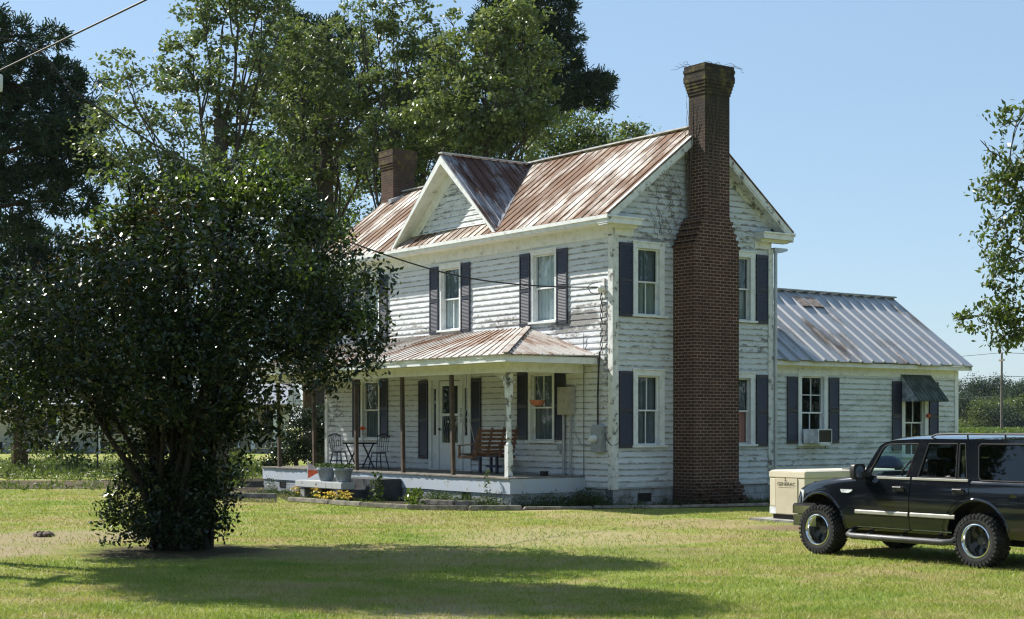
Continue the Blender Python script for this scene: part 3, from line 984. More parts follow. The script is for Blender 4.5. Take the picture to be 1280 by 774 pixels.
# corner boards, frieze, water table
for fn, a0, a1 in ((front, -.12, .0465), (front, -L_ - .04, -L_ + .12), (gable, .002, .13), (gable, W_ - .13, W_ + .04)):
    mb = MB()
    fbox(mb, fn, a0, a1, .004, .046 if fn is front else .048, .40, 6.3)
    mb.build('corner_board', 'trim_worn', HOUSE)
mb = MB()
fbox(mb, front, -L_, 0.03, .004, .040, 6.24, 6.52)
fbox(mb, front, -L_, 0.04, .0045, .060, 6.47, 6.53)
fbox(mb, gable, .02, .60, .004, .042, 6.28, 6.50)
fbox(mb, gable, W_ - .60, W_ - .02, .004, .042, 6.28, 6.50)
mb.build('frieze_board', 'trim', HOUSE)
# windows and shutters
window(front, *FU[0], 4.37, 6.15, 'curtain', head=.09, side=.07)
window(front, *FU[1], 4.37, 6.15, 'curtain_grey', rows=((1, 1), (2, 1)), head=.10, side=.08, lower_only='curtain')
window(front, *FU[2], 4.37, 6.15, 'curtain', side=.08)
window(front, *FL[0], 1.46, 3.23, 'curtain_grey', rows=((2, 1), (1, 1)), side=.09, head=.10)
window(front, *FL[1], 1.46, 3.23, 'curtain_grey', side=.09, head=.10)
window(gable, *GU[0], 4.42, 6.16, 'curtain_grey', rows=((1, 1), (2, 1)), side=.15, lower_only='curtain_sage')
window(gable, *GU[1], 4.42, 6.16, 'curtain_grey', rows=((1, 1), (1, 1)), side=.15, lower_only='curtain_sage')
window(gable, *GU[0], 1.37, 3.18, 'curtain_grey', rows=((2, 1), (2, 1)), side=.15, lower_only='curtain_grey')
window(gable, *GU[1], 1.37, 3.18, 'curtain_grey', rows=((1, 1), (1, 1)), side=.15, lower_only='curtain_pink')
for (a, b) in FU:
    shutter(front, a - .44, a - .03, 4.32, 6.13); shutter(front, b + .03, b + .44, 4.32, 6.13)
for (a, b) in FL:
    shutter(front, a - .43, a - .03, 1.53, 3.2); shutter(front, b + .03, b + .43, 1.53, 3.2)
shutter(front, -8.13, -7.69, .98, 3.10); shutter(front, -5.62, -5.20, .98, 3.10)
for z0, z1 in ((4.41, 6.12), (1.36, 3.14)):
    shutter(gable, .16, .57, z0, z1); shutter(gable, 4.61, 5.02, z0, z1)

# front door with sidelights -------------------------------------
mb = MB()
for a0, a1, o, z0, z1 in ((-7.64, -7.50, .05, .69, 3.16), (-5.80, -5.66, .05, .69, 3.16), (-7.66, -5.64, .056, 3.08, 3.24), (-7.28, -7.16, .045, .69, 3.08), (-6.16, -6.04, .045, .69, 3.08)):
    fbox(mb, front, a0, a1, -.02, o, z0, z1)
for a0, a1 in ((-7.50, -7.28), (-6.04, -5.80)):          # panels under and over the sidelights
    fbox(mb, front, a0, a1, -.02, .012, .70, 1.62); fbox(mb, front, a0, a1, -.02, .012, 2.86, 3.08)
    fbox(mb, front, a0, a0 + .05, -.02, .0125, 1.62, 2.86); fbox(mb, front, a1 - .05, a1, -.02, .0125, 1.62, 2.86)
surround = mb.build('door_surround', 'door_white', HOUSE)
for a0, a1 in ((-7.45, -7.33), (-5.99, -5.85)):
    mb = MB()
    fbox(mb, front, a0, a1, -.012, .002, 1.62, 2.86)
    mb.build('sidelight', 'pane', surround)
mb = MB()
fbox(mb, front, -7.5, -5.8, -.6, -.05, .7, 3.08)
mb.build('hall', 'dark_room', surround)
mb = MB()
d0, d1 = -.03, .02
fbox(mb, front, -7.15, -7.03, d0, d1, .72, 3.06); fbox(mb, front, -6.29, -6.17, d0, d1, .72, 3.06)
fbox(mb, front, -7.03, -6.29, d0, d1 - .002, .72, 1.42); fbox(mb, front, -7.03, -6.29, d0, d1 - .002, 2.93, 3.06)
fbox(mb, front, -7.03, -6.29, d0, d1 - .003, 2.13, 2.20)
fbox(mb, front, -6.95, -6.37, d1 - .002, d1 + .01, .82, 1.32)
door = mb.build('storm_door', 'door_white', HOUSE)
mb = MB()
fbox(mb, front, -7.03, -6.29, -.01, .0, 1.42, 2.13); fbox(mb, front, -7.03, -6.29, -.01, .0, 2.20, 2.93)
mb.build('pane', 'pane', door)
mb = MB()
for k in range(7):                                         # scrolled guard over the lower glass
    x = -6.98 + k * .105
    mb.tube([(x, -.022, 1.44), (x + .03, -.022, 1.6), (x - .03, -.022, 1.8), (x + .03, -.022, 1.95), (x, -.022, 2.12)], .006, 5)
mb.build('door_guard', 'grey_metal', door)
mb = MB(); mb.lathe([(.0, -.09), (.03, -.085), (.034, -.06), (.014, -.045), (.014, -.018)], 12, 'y', (-7.09, 0, 1.78)); mb.build('handle', 'black_metal', door, smooth=True)
num = MB()
for k, ch in enumerate('205'):
    g = text_mb(ch, .15)
    xf(g, Matrix.Translation((-6.10, -.0475, 2.28 - k * .14)) @ Matrix.Rotation(math.radians(90), 4, 'X'))
    num.add(g.v, g.f)
num.build('house_number', 'black_metal', surround)

# ------------------------------------------------------------------ roofs
def roof_plane(mb, e0, e1, up0, up1, rib=.31, rh=.022, rw=.022, th=.03, double=False, jag=.0, vee=0):
    """tin sheet from eave edge e0-e1 up to up0-up1 with standing ribs running up the slope"""
    e0, e1, up0, up1 = map(Vector, (e0, e1, up0, up1))
    nrm = (e1 - e0).cross(up0 - e0)
    if nrm.length < 1e-6: nrm = (e1 - e0).cross(up1 - e0)
    nrm.normalize()
    if nrm.z < 0: nrm = -nrm
    dn = -nrm * th
    n = max(1, int((e1 - e0).length / rib))
    for i in range(n):
        a, b = e0.lerp(e1, i / n), e0.lerp(e1, (i + 1) / n)
        c, d = up0.lerp(up1, i / n), up0.lerp(up1, (i + 1) / n)
        j = random.uniform(0, jag)
        dirn = (a - c).normalized() if (a - c).length > .05 else Vector((0, 0, 0))
        a2, b2 = a + dirn * j, b + dirn * j
        k = nrm * random.uniform(0, .006)
        q = [a2 + k, b2 + k, d + k, c + k]
        mb.add(q + [p + dn for p in q], [(0, 1, 2, 3), (7, 6, 5, 4), (0, 4, 5, 1), (1, 5, 6, 2), (2, 6, 7, 3), (3, 7, 4, 0)])
        ln = (a - c).length
        if ln > .15 and vee:
            ad = (e1 - e0).normalized()
            pr = [a2 - ad * vee * .9, a2 + ad * vee * .9, a2 + ad * vee * .3 + nrm * vee, a2 - ad * vee * .3 + nrm * vee]
            mb.prism(pr, c - a2)
        elif ln > .15:
            for off in ((0, .07) if double else (0,)):
                o = (e1 - e0).normalized() * off
                mb.bar(a2 + nrm * (rh / 2) + o, c + nrm * (rh / 2) + o, rw, rh, up=nrm)
OV, RX = .45, .35
EZ, RZ = 6.70, 9.05
mb = MB()
roof_plane(mb, (-L_ - RX, -OV, EZ), (RX, -OV, EZ), (-L_ - RX, W_ / 2, RZ), (RX, W_ / 2, RZ), jag=.02)
rf = mb.build('front_roof', 'tin_main', HOUSE)
mb = MB()
roof_plane(mb, (RX, W_ + OV, EZ), (-L_ - RX, W_ + OV, EZ), (RX, W_ / 2, RZ), (-L_ - RX, W_ / 2, RZ))
mb.build('rear_roof', 'tin_main', HOUSE)
mb = MB()
mb.bar((-L_ - RX - .02, W_ / 2, RZ + .035), (-.62, W_ / 2, RZ + .035), .20, .035)
mb.bar((-.62, W_ / 2, RZ + .035), (-.10, W_ / 2, RZ + .035), .20, .034)
s = (RZ - EZ) / (W_ / 2 + OV)
mb.bar((RX - .03, -OV, EZ + .032), (RX - .03, W_ / 2 - .42, RZ + .032 - .42 * s), .10, .02, up=(0, -s, 1))
mb.build('ridge_cap', 'ridge_cap', HOUSE)
# rakes, soffits, returns, eave boxes
def rake(mb, x, sgn):
    yc = W_ / 2
    ye = yc - sgn * (yc + OV)
    for (d, h, xa, xb) in ((.035, .15, x - .03, x), (.19, .05, x - .05, x - .01)):
        mb.prism([(xa, ye, EZ - d), (xa, yc, RZ - d), (xa, yc, RZ - d - h), (xa, ye, EZ - d - h)], (xb - xa, 0, 0))
    d = .21                                               # sloping soffit
    mb.prism([(x - .02, ye, EZ - d), (x - .02, yc, RZ - d), (.03 if x > 0 else -L_ - .03, yc, RZ - d), (.03 if x > 0 else -L_ - .03, ye, EZ - d)], (0, 0, -.025))
    if x > 0:                                             # frieze along the rake, on the wall
        y0 = yc - sgn * (yc - .02)
        mb.prism([(.004, y0, EZ + .32), (.004, yc, RZ - .24), (.004, yc, RZ - .48), (.004, y0, EZ + .08)], (.035, 0, 0))
for x in (RX, -L_ - RX):
    mb = MB()
    for sg in (1, -1): rake(mb, x, sg)
    mb.build('rake_board', 'trim_worn', HOUSE)
mb = MB()
for y0, y1 in ((-OV - .01, .0), (W_, W_ + OV + .01)):      # eave boxes
    mb.box(-L_ - RX + .0, RX - .002, y0, y1 if y0 < 0 else y1, 6.525, 6.665)
    yy = y0 if y0 < 0 else y1
    sg = -1 if y0 < 0 else 1
    mb.box(-L_ - RX - .03, RX + .028, min(yy, yy + sg * .03), max(yy, yy + sg * .03), 6.60, 6.685)
for y0, y1 in ((-OV - .008, .60), (W_ - .60, W_ + OV + .008)):     # returns on the gable
    mb.box(.0, RX - .004, y0, y1, 6.505, 6.64)
    mb.box(.0, RX + .03, y0 - .0, y1 + .02, 6.635, 6.672)
    mb.box(.0, RX * .55, y0 + .05, y1 - .03, 6.44, 6.51)
mb.build('cornice', 'trim', HOUSE)
mb = MB()                                                 # rear gutter and downspout at the far corner
mb.prism([(.10, W_ + .05, 6.33), (.10, W_ + .50, 6.33), (.10, W_ + .50, 6.27), (.10, W_ + .32, 6.22), (.10, W_ + .05, 6.22)], (-L_ - .2, 0, 0))
mb.build('gutter', 'galv', HOUSE)
mb = MB()
mb.tube([(.07, W_ + .10, 6.24), (.07, W_ + .095, 5.9), (.07, W_ + .09, .15)], .045, 10)
mb.build('downspout', 'galv', HOUSE, smooth=True)

# cross gable over the front door
XC, HWD, DZ = -6.5, 2.46, 9.0
DS = (DZ - 6.74) / HWD
yb = (DZ - EZ) / s - OV
DF = -.42
mb = MB()
for sg in (1, -1):
    roof_plane(mb, (XC + sg * HWD, DF, 6.74), (XC + sg * HWD, DF + .02, 6.755), (XC, DF, DZ), (XC, yb, DZ)) if False else None
    e = Vector((XC + sg * HWD, DF, 6.745)); r0 = Vector((XC, DF, DZ + .01)); r1 = Vector((XC, yb, DZ + .01))
    nrm = (e - r0).cross(r1 - r0).normalized()
    if nrm.z < 0: nrm = -nrm
    q = [e, r1, r0]
    mb.add(q + [p - nrm * .035 for p in q], [(0, 1, 2), (5, 4, 3), (0, 3, 4, 1), (1, 4, 5, 2), (2, 5, 3, 0)])
    nr = 10
    for i in range(nr):
        f = (i + .35) / nr
        top = r0.lerp(r1, f)
        bot = top.lerp(Vector((top.x, top.y, top.z)), 0)
        # line down the slope (constant y) until the valley
        p = e.lerp(r1, f)
        mb.bar(p + nrm * .011, top + nrm * .011, .024, .024, up=nrm)
mb.build('cross_gable_roof', 'tin_dormer', HOUSE)
mb = MB()
mb.bar((XC, DF - .02, DZ + .045), (XC, yb + .05, DZ + .045), .17, .03)
mb.build('cross_gable_ridge', 'ridge_cap', HOUSE)
mb = MB()
for sg in (1, -1):                                        # valley strips
    mb.bar((XC + sg * (HWD - .02), DF + .02, 6.775), (XC, yb, DZ + .03), .10, .012)
mb.build('valley_flashing', 'tin_dormer', HOUSE)
mb = MB()
for sg in (1, -1):
    for (d, h, ya, yb_) in ((.035, .16, DF - .012, DF + .03),):
        mb.prism([(XC + sg * (HWD + .0), ya, 6.745 - d), (XC, ya, DZ - d), (XC, ya, DZ - d - h * 1.3), (XC + sg * (HWD - .09), ya, 6.745 - d)], (0, yb_ - ya, 0))
    d = .17
    mb.prism([(XC + sg * (HWD - .08), DF + .01, 6.745 - d + .12), (XC, DF + .01, DZ - d), (XC, -.02, DZ - d), (XC + sg * (HWD - .45), -.02, 7.08)], (0, 0, -.03))
    mb.prism([(XC + sg * 2.15, -.006, 7.05), (XC, -.006, DZ - .2), (XC, -.006, DZ - .66), (XC + sg * 1.66, -.006, 7.05)], (0, -.03, 0))
mb.build('cross_gable_trim', 'trim', HOUSE)
clapboard(front, lambda z: (XC - max(0, (DZ - .5 - z) / DS), XC + max(0, (DZ - .5 - z) / DS)), 7.07, 8.5, [], .006).build('cross_gable_wall', 'siding_dormer', HOUSE)
mb = MB(); mb.add([(XC - 2.2, .004, 7.0), (XC + 2.2, .004, 7.0), (XC, .004, DZ - .05)], [(0, 1, 2)]); mb.build('cross_gable_back', 'siding_dormer', HOUSE)

# ------------------------------------------------------------------ chimneys
def stack(mb, x0, x1, y0, y1, z0, z1, top, steps, step=.034):
    mb.box(x0, x1, y0, y1, z0, z1)
    z = z1
    g = 0
    for k in range(steps):
        g += step
        mb.box(x0 - g, x1 + g, y0 - g, y1 + g, z, z + .077); z += .077
    while z < top - .001:                                  # ragged upper courses
        j = random.uniform(-.012, .006)
        mb.box(x0 - g - j, x1 + g + j, y0 - g - j, y1 + g + j, z, min(z + .077, top)); z += .077
mb = MB()
D = .76
prof = [(1.85, -.1), (3.30, -.1), (3.30, 6.10), (2.99, 6.82), (2.19, 6.82), (1.85, 6.10)]
mb.prism([(.03, y, z) for y, z in prof], (D - .03, 0, 0))
mb2 = MB()
stack(mb2, .20, D - .002, 2.19, 2.99, 6.80, 9.70, 10.40, 5, .018)
mb.add(mb2.v, mb2.f)
for k in range(5):                                        # stepped brick courses on the shoulders
    for sg, ya, yb2 in ((1, 3.30, 2.99), (-1, 1.85, 2.19)):
        f = k / 5
        y = ya + (yb2 - ya) * f
        mb.box(.05, D + .004, min(y, y + sg * .03) - .02, max(y, y + sg * .03) + .02, 6.08 + .72 * f, 6.08 + .72 * f + .075)
chim = mb.build('chimney', 'brick', HOUSE)
mb = MB()                                                 # broken, spreading brick at the foot
for k in range(150):
    z = random.uniform(-.02, .5)
    w = (.55 - z) * .35
    side = random.random()
    if side < .6: p = (D + random.uniform(-.02, .035 + w * .12), random.uniform(1.9, 3.32 + w), z)
    else: p = (random.uniform(.05, D), 3.30 + random.uniform(0, w), z)
    m = Matrix.Translation(p) @ Matrix.Rotation(random.uniform(-.3, .3), 4, 'Z') @ Matrix.Rotation(random.uniform(-.12, .12), 4, 'X')
    mb.box(-.05, .05, -.1, .1, 0, .062, m)
mb.build('crumbled_brick', 'brick', chim)
mb = MB()                                                 # dead vine and the wire tangle on top
for k in range(34):
    x, y = random.uniform(.2, .8), random.uniform(2.15, 3.05)
    p = [Vector((x, y, 10.35))]
    a = random.uniform(0, 6.28)
    for i in range(7):
        a += random.uniform(-.9, .9)
        p.append(p[-1] + Vector((math.cos(a) * .07, math.sin(a) * .09, .05 * math.cos(i * .8) + random.uniform(-.02, .03))))
    mb.tube(p, .004, 4, False)
for k in range(16):
    p = [Vector((random.uniform(.15, .3) if k % 2 else D + .02, 2.17 if k % 2 else random.uniform(2.2, 2.6), random.uniform(6.9, 7.6)))]
    for i in range(16):
        p.append(p[-1] + Vector((random.uniform(-.04, .05) if k % 2 else random.uniform(-.004, .004), random.uniform(-.012, .006) if k % 2 else random.uniform(-.05, .05), random.uniform(.08, .2))))
        if p[-1].z > 10.4: break
    mb.tube(p, [.011 - .0005 * i for i in range(len(p))], 4, False)
for k in range(26):                                       # strands over the gable boards beside the stack
    p = [Vector((.06, random.uniform(1.2, 2.1), random.uniform(6.0, 7.6)))]
    for i in range(8):
        p.append(p[-1] + Vector((random.uniform(-.002, .01), random.uniform(-.12, .10), random.uniform(-.02, .14))))
    mb.tube(p, .005, 4, False)
tag(house_mesh(mb, 'dead_vine', 'vine_dead'), 'bare dead vine and wiry tangle clinging to the tall brick chimney', 'vine')
mb = MB()
stack(mb, -13.72, -13.02, 2.2, 2.98, 6.0, 9.78, 10.36, 3, .02)
mb.box(-13.9, -13.02, 1.85, 3.3, -.1, 6.1)
mb.build('chimney', 'brick_far', HOUSE)
mb = MB()
mb.prism([(-12.98, 2.0, 8.66), (-12.98, 3.1, 9.14), (-12.98, 3.1, 9.2), (-12.98, 2.0, 8.78)], (.16, 0, 0))
mb.build('chimney_flashing', 'galv', HOUSE)

# ------------------------------------------------------------------ side wing
WY0, WY1, WZ = W_, 12.9, 3.40
WXE, WXR, WZR = XW + .35, -2.75, 5.62
WXB = 2 * WXR - WXE
holesW = [hole(6.45, 7.55, 1.36, 3.30, .13), hole(10.52, 11.62, 1.0, 2.98, .13)]
clapboard(wing, lambda z: (WY0 + .05, WY1 - .10), .42, 3.25, holesW, .006).build('wing_wall', 'siding_wing', HOUSE)
mb = MB()
sheathing(mb, wing, WY0, WY1, .42, WZ, holesW)
for y in (WY1,):
    mb.add([(XW, y, .42), (WXB - .35 * -1, y, .42), (WXB + .35, y, WZ), (WXR, y, WZR - .1), (XW, y, WZ)], [(0, 1, 2, 3, 4)])
mb.add([(WXB + .35, WY0, .42), (WXB + .35, WY1, .42), (WXB + .35, WY1, WZ), (WXB + .35, WY0, WZ)], [(0, 1, 2, 3)])
mb.build('wing_back_wall', 'siding_wing', HOUSE)
mb = MB()
mb.box(WXB + .4, XW - .03, WY0, WY1 - .03, -.1, .425)
mb.build('wing_foundation', 'foundation', HOUSE)
mb = MB()
fbox(mb, wing, WY1 - .12, WY1 + .03, .002, .045, .40, WZ)
fbox(mb, wing, WY0 + .02, WY1 + .02, .003, .035, 3.20, 3.44)
mb.box(XW, WXE - .06, WY0, WY1 + .20, 3.42, 3.46)
mb.box(WXE - .08, WXE - .05, WY0, WY1 + .20, 3.41, 3.52)
for sg, xe in ((1, WXE), (-1, WXB)):
    mb.prism([(xe, WY1 + .2, 3.53), (WXR, WY1 + .2, WZR - .02), (WXR, WY1 + .2, WZR - .16), (xe, WY1 + .2, 3.40)], (0, .03, 0))
    mb.prism([(xe - sg * .02, WY1 + .2, 3.50), (WXR, WY1 + .2, WZR - .06), (WXR, WY1, WZR - .06), (xe - sg * .02, WY1, 3.50)], (0, 0, -.02))
mb.build('wing_trim', 'trim', HOUSE)
mb = MB()
roof_plane(mb, (WXE, W_ + .02, 3.56), (WXE, WY1 + .25, 3.56), (WXR, W_ + .02, WZR), (WXR, WY1 + .25, WZR), rib=.45, vee=.055, jag=.07)
roof_plane(mb, (WXB, WY1 + .25, 3.56), (WXB, W_ + .02, 3.56), (WXR, WY1 + .25, WZR), (WXR, W_ + .02, WZR), rib=.45, vee=.05)
mb.build('wing_roof', 'tin_wing', HOUSE)
mb = MB(); mb.bar((WXR, W_ + .02, WZR + .035), (WXR, WY1 + .27, WZR + .035), .22, .04)
mb.build('wing_ridge_cap', 'tin_wing', HOUSE)
mb = MB()
ws = (WZR - 3.56) / (WXE - WXR)
for k in range(3):
    x0, x1 = -2.45, -2.05
    y0 = 8.5 + k * .3
    mb.prism([(x0, y0, 3.56 + (WXE - x0) * ws + .05), (x1, y0, 3.56 + (WXE - x1) * ws + .05 + .004 * k), (x1, y0 + .29, 3.56 + (WXE - x1) * ws + .05), (x0, y0 + .29, 3.56 + (WXE - x0) * ws + .05)], (0, 0, .012))
mb.build('roof_patch', 'tin_patch', HOUSE)
window(wing, 6.45, 7.55, 1.36, 3.30, rows=((2, 2), (2, 1)), side=.13, head=.15, curtains=False, split=.46)
window(wing, 10.52, 11.62, 1.0, 2.98, rows=((2, 1), (2, 1)), side=.13, head=.12, curtains=False)
for a0, a1 in ((6.03, 6.41), (7.59, 7.97)): shutter(wing, a0, a1, 1.42, 3.13)
for a0, a1 in ((10.10, 10.48), (11.66, 12.04)): shutter(wing, a0, a1, 1.2, 3.08)
mb = MB()                                                 # sheet metal awning
aw0, aw1, at, ab, ad = 10.47, 11.68, 3.25, 2.53, .62
mb.prism([wing(aw0, .05, at), wing(aw1, .05, at), wing(aw1, .05 + ad, ab), wing(aw0, .05 + ad, ab)], (.012, 0, .015))
for k in range(9):
    y = aw0 + (aw1 - aw0) * k / 8
    mb.bar(wing(y, .06, at + .02), wing(y, .07 + ad, ab + .02), .02, .008)
awn = mb.build('awning', 'awning', HOUSE)
for y in (aw0 + .01, aw1 - .02):
    mb = MB(); mb.prism([wing(y, .052, at - .01), wing(y, .04 + ad, ab + .0), wing(y, .052, ab + .0)], (0, .01, 0)); mb.build('awning_side', 'awning_side', awn)

# ------------------------------------------------------------------ porch
DKZ = .69
PX0, PX1, PY = -13.1, -.98, -2.22
mb = MB()
x = PX0
while x < PX1 - .01:
    x2 = min(x + .12, PX1)
    mb.box(x, x2 - .006, PY - .03 + random.uniform(-.008, .008), 0.0, DKZ - .03, DKZ + random.uniform(-.003, .003))
    x = x2
deck = mb.build('porch_deck', 'deck', HOUSE)
mb = MB()
sk = [PX0, -11.0, -9.0, -6.6, -4.1, PX1]
for a, b in zip(sk, sk[1:]):
    mb.box(a + .004, b, PY + random.uniform(0, .012), PY + .05, .33 + random.uniform(-.015, .01), DKZ - .032)
mb.box(PX1 - .05, PX1 + .002, PY + .0, -.0, .32, DKZ - .033)
mb.build('porch_skirt', 'skirt', HOUSE)
mb = MB()
mb.box(PX0 + .04, PX1 - .03, PY + .04, PY + .24, -.1, .34)
mb.box(PX1 - .22, PX1 - .03, PY + .24, 0.0, -.1, .34)
mb.box(PX0 + .04, PX0 + .24, PY + .24, 0.0, -.1, .34)
pf = mb.build('porch_foundation', 'foundation', HOUSE)
pfr = lambda a, o, z: (a, PY + .04 - o, z)
for a in (-2.95, -6.2, -12.1): vent(pfr, a, .12, .0, .36, .17, pf)
# beam, fascia, ceiling
BX0, BX1, BY = -13.25, -1.0, -2.12
mb = MB()
mb.box(BX0, BX1, BY - .09, BY + .09, 3.10, 3.33)
mb.box(BX1 - .18, BX1 + .001, BY + .09, -.03, 3.11, 3.33)
mb.box(BX0, BX0 + .18, BY + .09, -.03, 3.11, 3.33)
EXR, EXL, EYF, EZP = -.45, -13.8, -2.75, 3.48
mb.box(EXL + .05, EXR - .05, EYF + .04, EYF + .07, 3.31, 3.46)
mb.box(EXR - .08, EXR - .05, EYF + .07, -.05, 3.31, 3.461)
mb.box(EXL + .05, EXL + .08, EYF + .07, -.05, 3.31, 3.461)
mb.box(EXL + .06, EXR - .06, EYF + .02, EYF + .04, 3.41, 3.475)
mb.build('porch_beam', 'trim', HOUSE)
mb = MB()
mb.box(EXL + .08, EXR - .08, EYF + .07, -.032, 3.325, 3.345)
mb.build('porch_ceiling', 'ceiling', HOUSE)
# tin roof with hips
HX, HZ = 2.73, 4.30
mb = MB()
roof_plane(mb, (EXL, EYF, EZP), (EXR, EYF, EZP), (EXL + HX, -.03, HZ), (EXR - HX, -.03, HZ), rib=.30, jag=.035)
mb.build('porch_roof', 'tin_porch', HOUSE)
for xe, xh, sg in ((EXR, EXR - HX, 1), (EXL, EXL + HX, -1)):
    mb = MB()
    e0, e1, up = Vector((xe, EYF, EZP)), Vector((xe, -.03, EZP + .04)), Vector((xh, -.03, HZ))
    q = [e0, e1, up]
    mb.add(q + [p - Vector((0, 0, .03)) for p in q], [(0, 1, 2), (5, 4, 3), (0, 3, 4, 1), (1, 4, 5, 2), (2, 5, 3, 0)])
    for i in range(9):
        f = (i + .5) / 9
        a = e0.lerp(e1, f); b = e0.lerp(up, f)
        mb.bar(a + Vector((0, 0, .012)), b + Vector((0, 0, .012)), .024, .022)
    mb.build('porch_hip_roof', 'tin_hip', HOUSE)
mb = MB()
mb.bar((EXR + .01, EYF - .01, EZP + .03), (EXR - HX, -.03, HZ + .03), .13, .022)
mb.build('porch_hip_cap', 'tin_porch', HOUSE)
mb = MB()
mb.bar((EXL - .01, EYF - .01, EZP + .03), (EXL + HX, -.03, HZ + .03), .13, .022)
mb.build('porch_hip_cap', 'tin_porch', HOUSE)
# posts
for k, xp in enumerate((-12.43, -10.37, -8.09, -5.80, -3.58)):
    mb = MB(); w = .052
    mb.bar((xp + random.uniform(-.02, .02), -2.02, DKZ), (xp, -2.06, 3.102), .09, .09, up=(0, 1, 0))
    mb.build('porch_post', 'post', HOUSE, bevel=.006)
mb = MB()
xp, yp = -1.30, -2.02
mb.box(xp - .07, xp + .07, yp - .07, yp + .07, DKZ, 1.42)
mb.box(xp - .0701, xp + .0701, yp - .0701, yp + .0701, 2.52, 3.12)
mb.lathe([(.068, 1.42), (.075, 1.45), (.05, 1.49), (.045, 1.53), (.066, 1.58), (.062, 1.8), (.055, 2.1), (.05, 2.28), (.064, 2.33), (.046, 2.38), (.046, 2.42), (.07, 2.46), (.068, 2.52)], 20, 'z', (xp, yp, 0), cap=False)
mb.box(xp - .10, xp + .10, yp - .10, yp + .10, 2.86, 2.90)
tp = mb.build('porch_post', 'turned', HOUSE, smooth=False)
tp['label'] = 'white turned corner post with peeling paint'
mb = MB()                                                 # sawn bracket: curls in one board
def ring(cx, cz, r, w, a0=0, a1=360, n=14):
    y0, y1 = yp - .02, yp + .02
    for i in range(n):
        p, q = math.radians(a0 + (a1 - a0) * i / n), math.radians(a0 + (a1 - a0) * (i + 1) / n)
        a = [(cx + (r + k) * math.cos(t), y0, cz + (r + k) * math.sin(t)) for t, k in ((p, -w), (q, -w), (q, w), (p, w))]
        mb.prism(a, (0, y1 - y0, 0))
ring(xp - .15, 2.98, .07, .018); ring(xp - .30, 3.03, .05, .016); ring(xp - .13, 2.83, .05, .016); ring(xp - .41, 3.06, .032, .014)
ring(xp - .56, 2.62, .48, .02, 4, 84, 16)
mb.box(xp - .56, xp - .07, yp - .019, yp + .019, 3.075, 3.10); mb.box(xp - .095, xp - .07, yp - .019, yp + .019, 2.62, 3.075)
mb.build('bracket', 'turned', tp)
# concrete steps at the front; their dark colour holds the shade on the side
mb = MB()
mb.box(-7.7, -5.56, PY - .78, PY - .002, -.05, .54)
mb.box(-7.7, -5.9, PY - 1.12, PY - .782, -.05, .28)
mb.build('porch_steps', 'dark_steps', HOUSE, bevel=.012)

# ------------------------------------------------------------------ wall boxes and service
mb = MB(); mb.box(-1.86, -1.34, -.17, -.035, 2.14, 2.80); mb.box(-1.84, -1.36, -.182, -.168, 2.17, 2.77); mb.box(-1.80, -1.40, -.19, -.181, 2.22, 2.70); mb.box(-1.63, -1.57, -.20, -.185, 2.42, 2.50)
bx = mb.build('breaker_box', 'beige_metal', HOUSE, bevel=.006)
mb = MB()
for xx, r in ((-1.72, .035), (-1.46, .028)): mb.tube([(xx, -.085, 2.16), (xx, -.085, DKZ)], r, 10)
mb.tube([(-1.40, -.07, 2.16), (-1.36, -.06, 1.75), (-1.1, -.055, 1.42), (-.7, -.05, 1.40), (-.52, -.08, 1.42)], .012, 6)
mb.build('conduit', 'conduit', bx, smooth=True)
mb = MB()
mb.box(-.62, -.22, -.16, -.035, 1.26, 1.84)
mb.prism([(-.62, -.16, 1.84), (-.22, -.16, 1.84), (-.26, -.15, 1.90), (-.58, -.15, 1.90)], (0, .11, 0))
mt = mb.build('meter_box', 'grey_metal', HOUSE, bevel=.008)
mb = MB(); mb.lathe([(.098, -.155), (.098, -.20), (.085, -.205), (.083, -.27), (.06, -.295), (0, -.30)], 20, 'y', (-.47, 0, 1.57)); mb.build('meter_dome', 'white_plastic', mt, smooth=True)
mb = MB(); mb.tube([(-.42, -.10, 1.88), (-.42, -.10, 2.6), (-.40, -.09, 3.25), (-.36, -.09, 3.6)], .022, 8)
mb.tube([(-.20, -.07, 1.7), (-.10, -.06, 1.5), (.03, -.06, 1.42), (.055, .06, 1.44), (.055, .14, 1.5)], .009, 5)
mb.build('conduit', 'cable', mt, smooth=True)
mb = MB()
p = []
for i in range(30):
    z = 3.6 + 1.38 * i / 29
    p.append((-.34 + .02 * math.sin(i * 1.4), -.075 - .012 * math.cos(i * 1.4), z))
mb.tube(p, .010, 6)
p = [(-.30 + .02 * math.sin(i * 1.7 + 1), -.07, 3.55 + 1.4 * i / 29) for i in range(30)]
mb.tube(p, .008, 6)
mb.tube([(-.34, -.08, 4.98), (-.42, -.14, 4.92), (-.62, -.14, 4.98), (-.72, -.16, 5.10), (-.6, -.2, 5.16), (-.30, -.2, 5.20)], .010, 5)
mb.build('service_conductor', 'cable', mt, smooth=True)
mb = MB(); mb.lathe([(.02, .0), (.075, -.02), (.09, -.07), (.09, -.12), (.06, -.15), (.03, -.16)], 14, 'y', (-.27, -.05, 5.05)); mb.box(-.30, -.24, -.06, -.03, 4.9, 5.3)
mb.build('insulator', 'ceramic', HOUSE, smooth=True)
mb = MB(); mb.tube([(-1.0, -.05, 4.05), (-1.0, -.05, .45)], .008, 5); mb.build('ground_wire', 'cable', HOUSE)
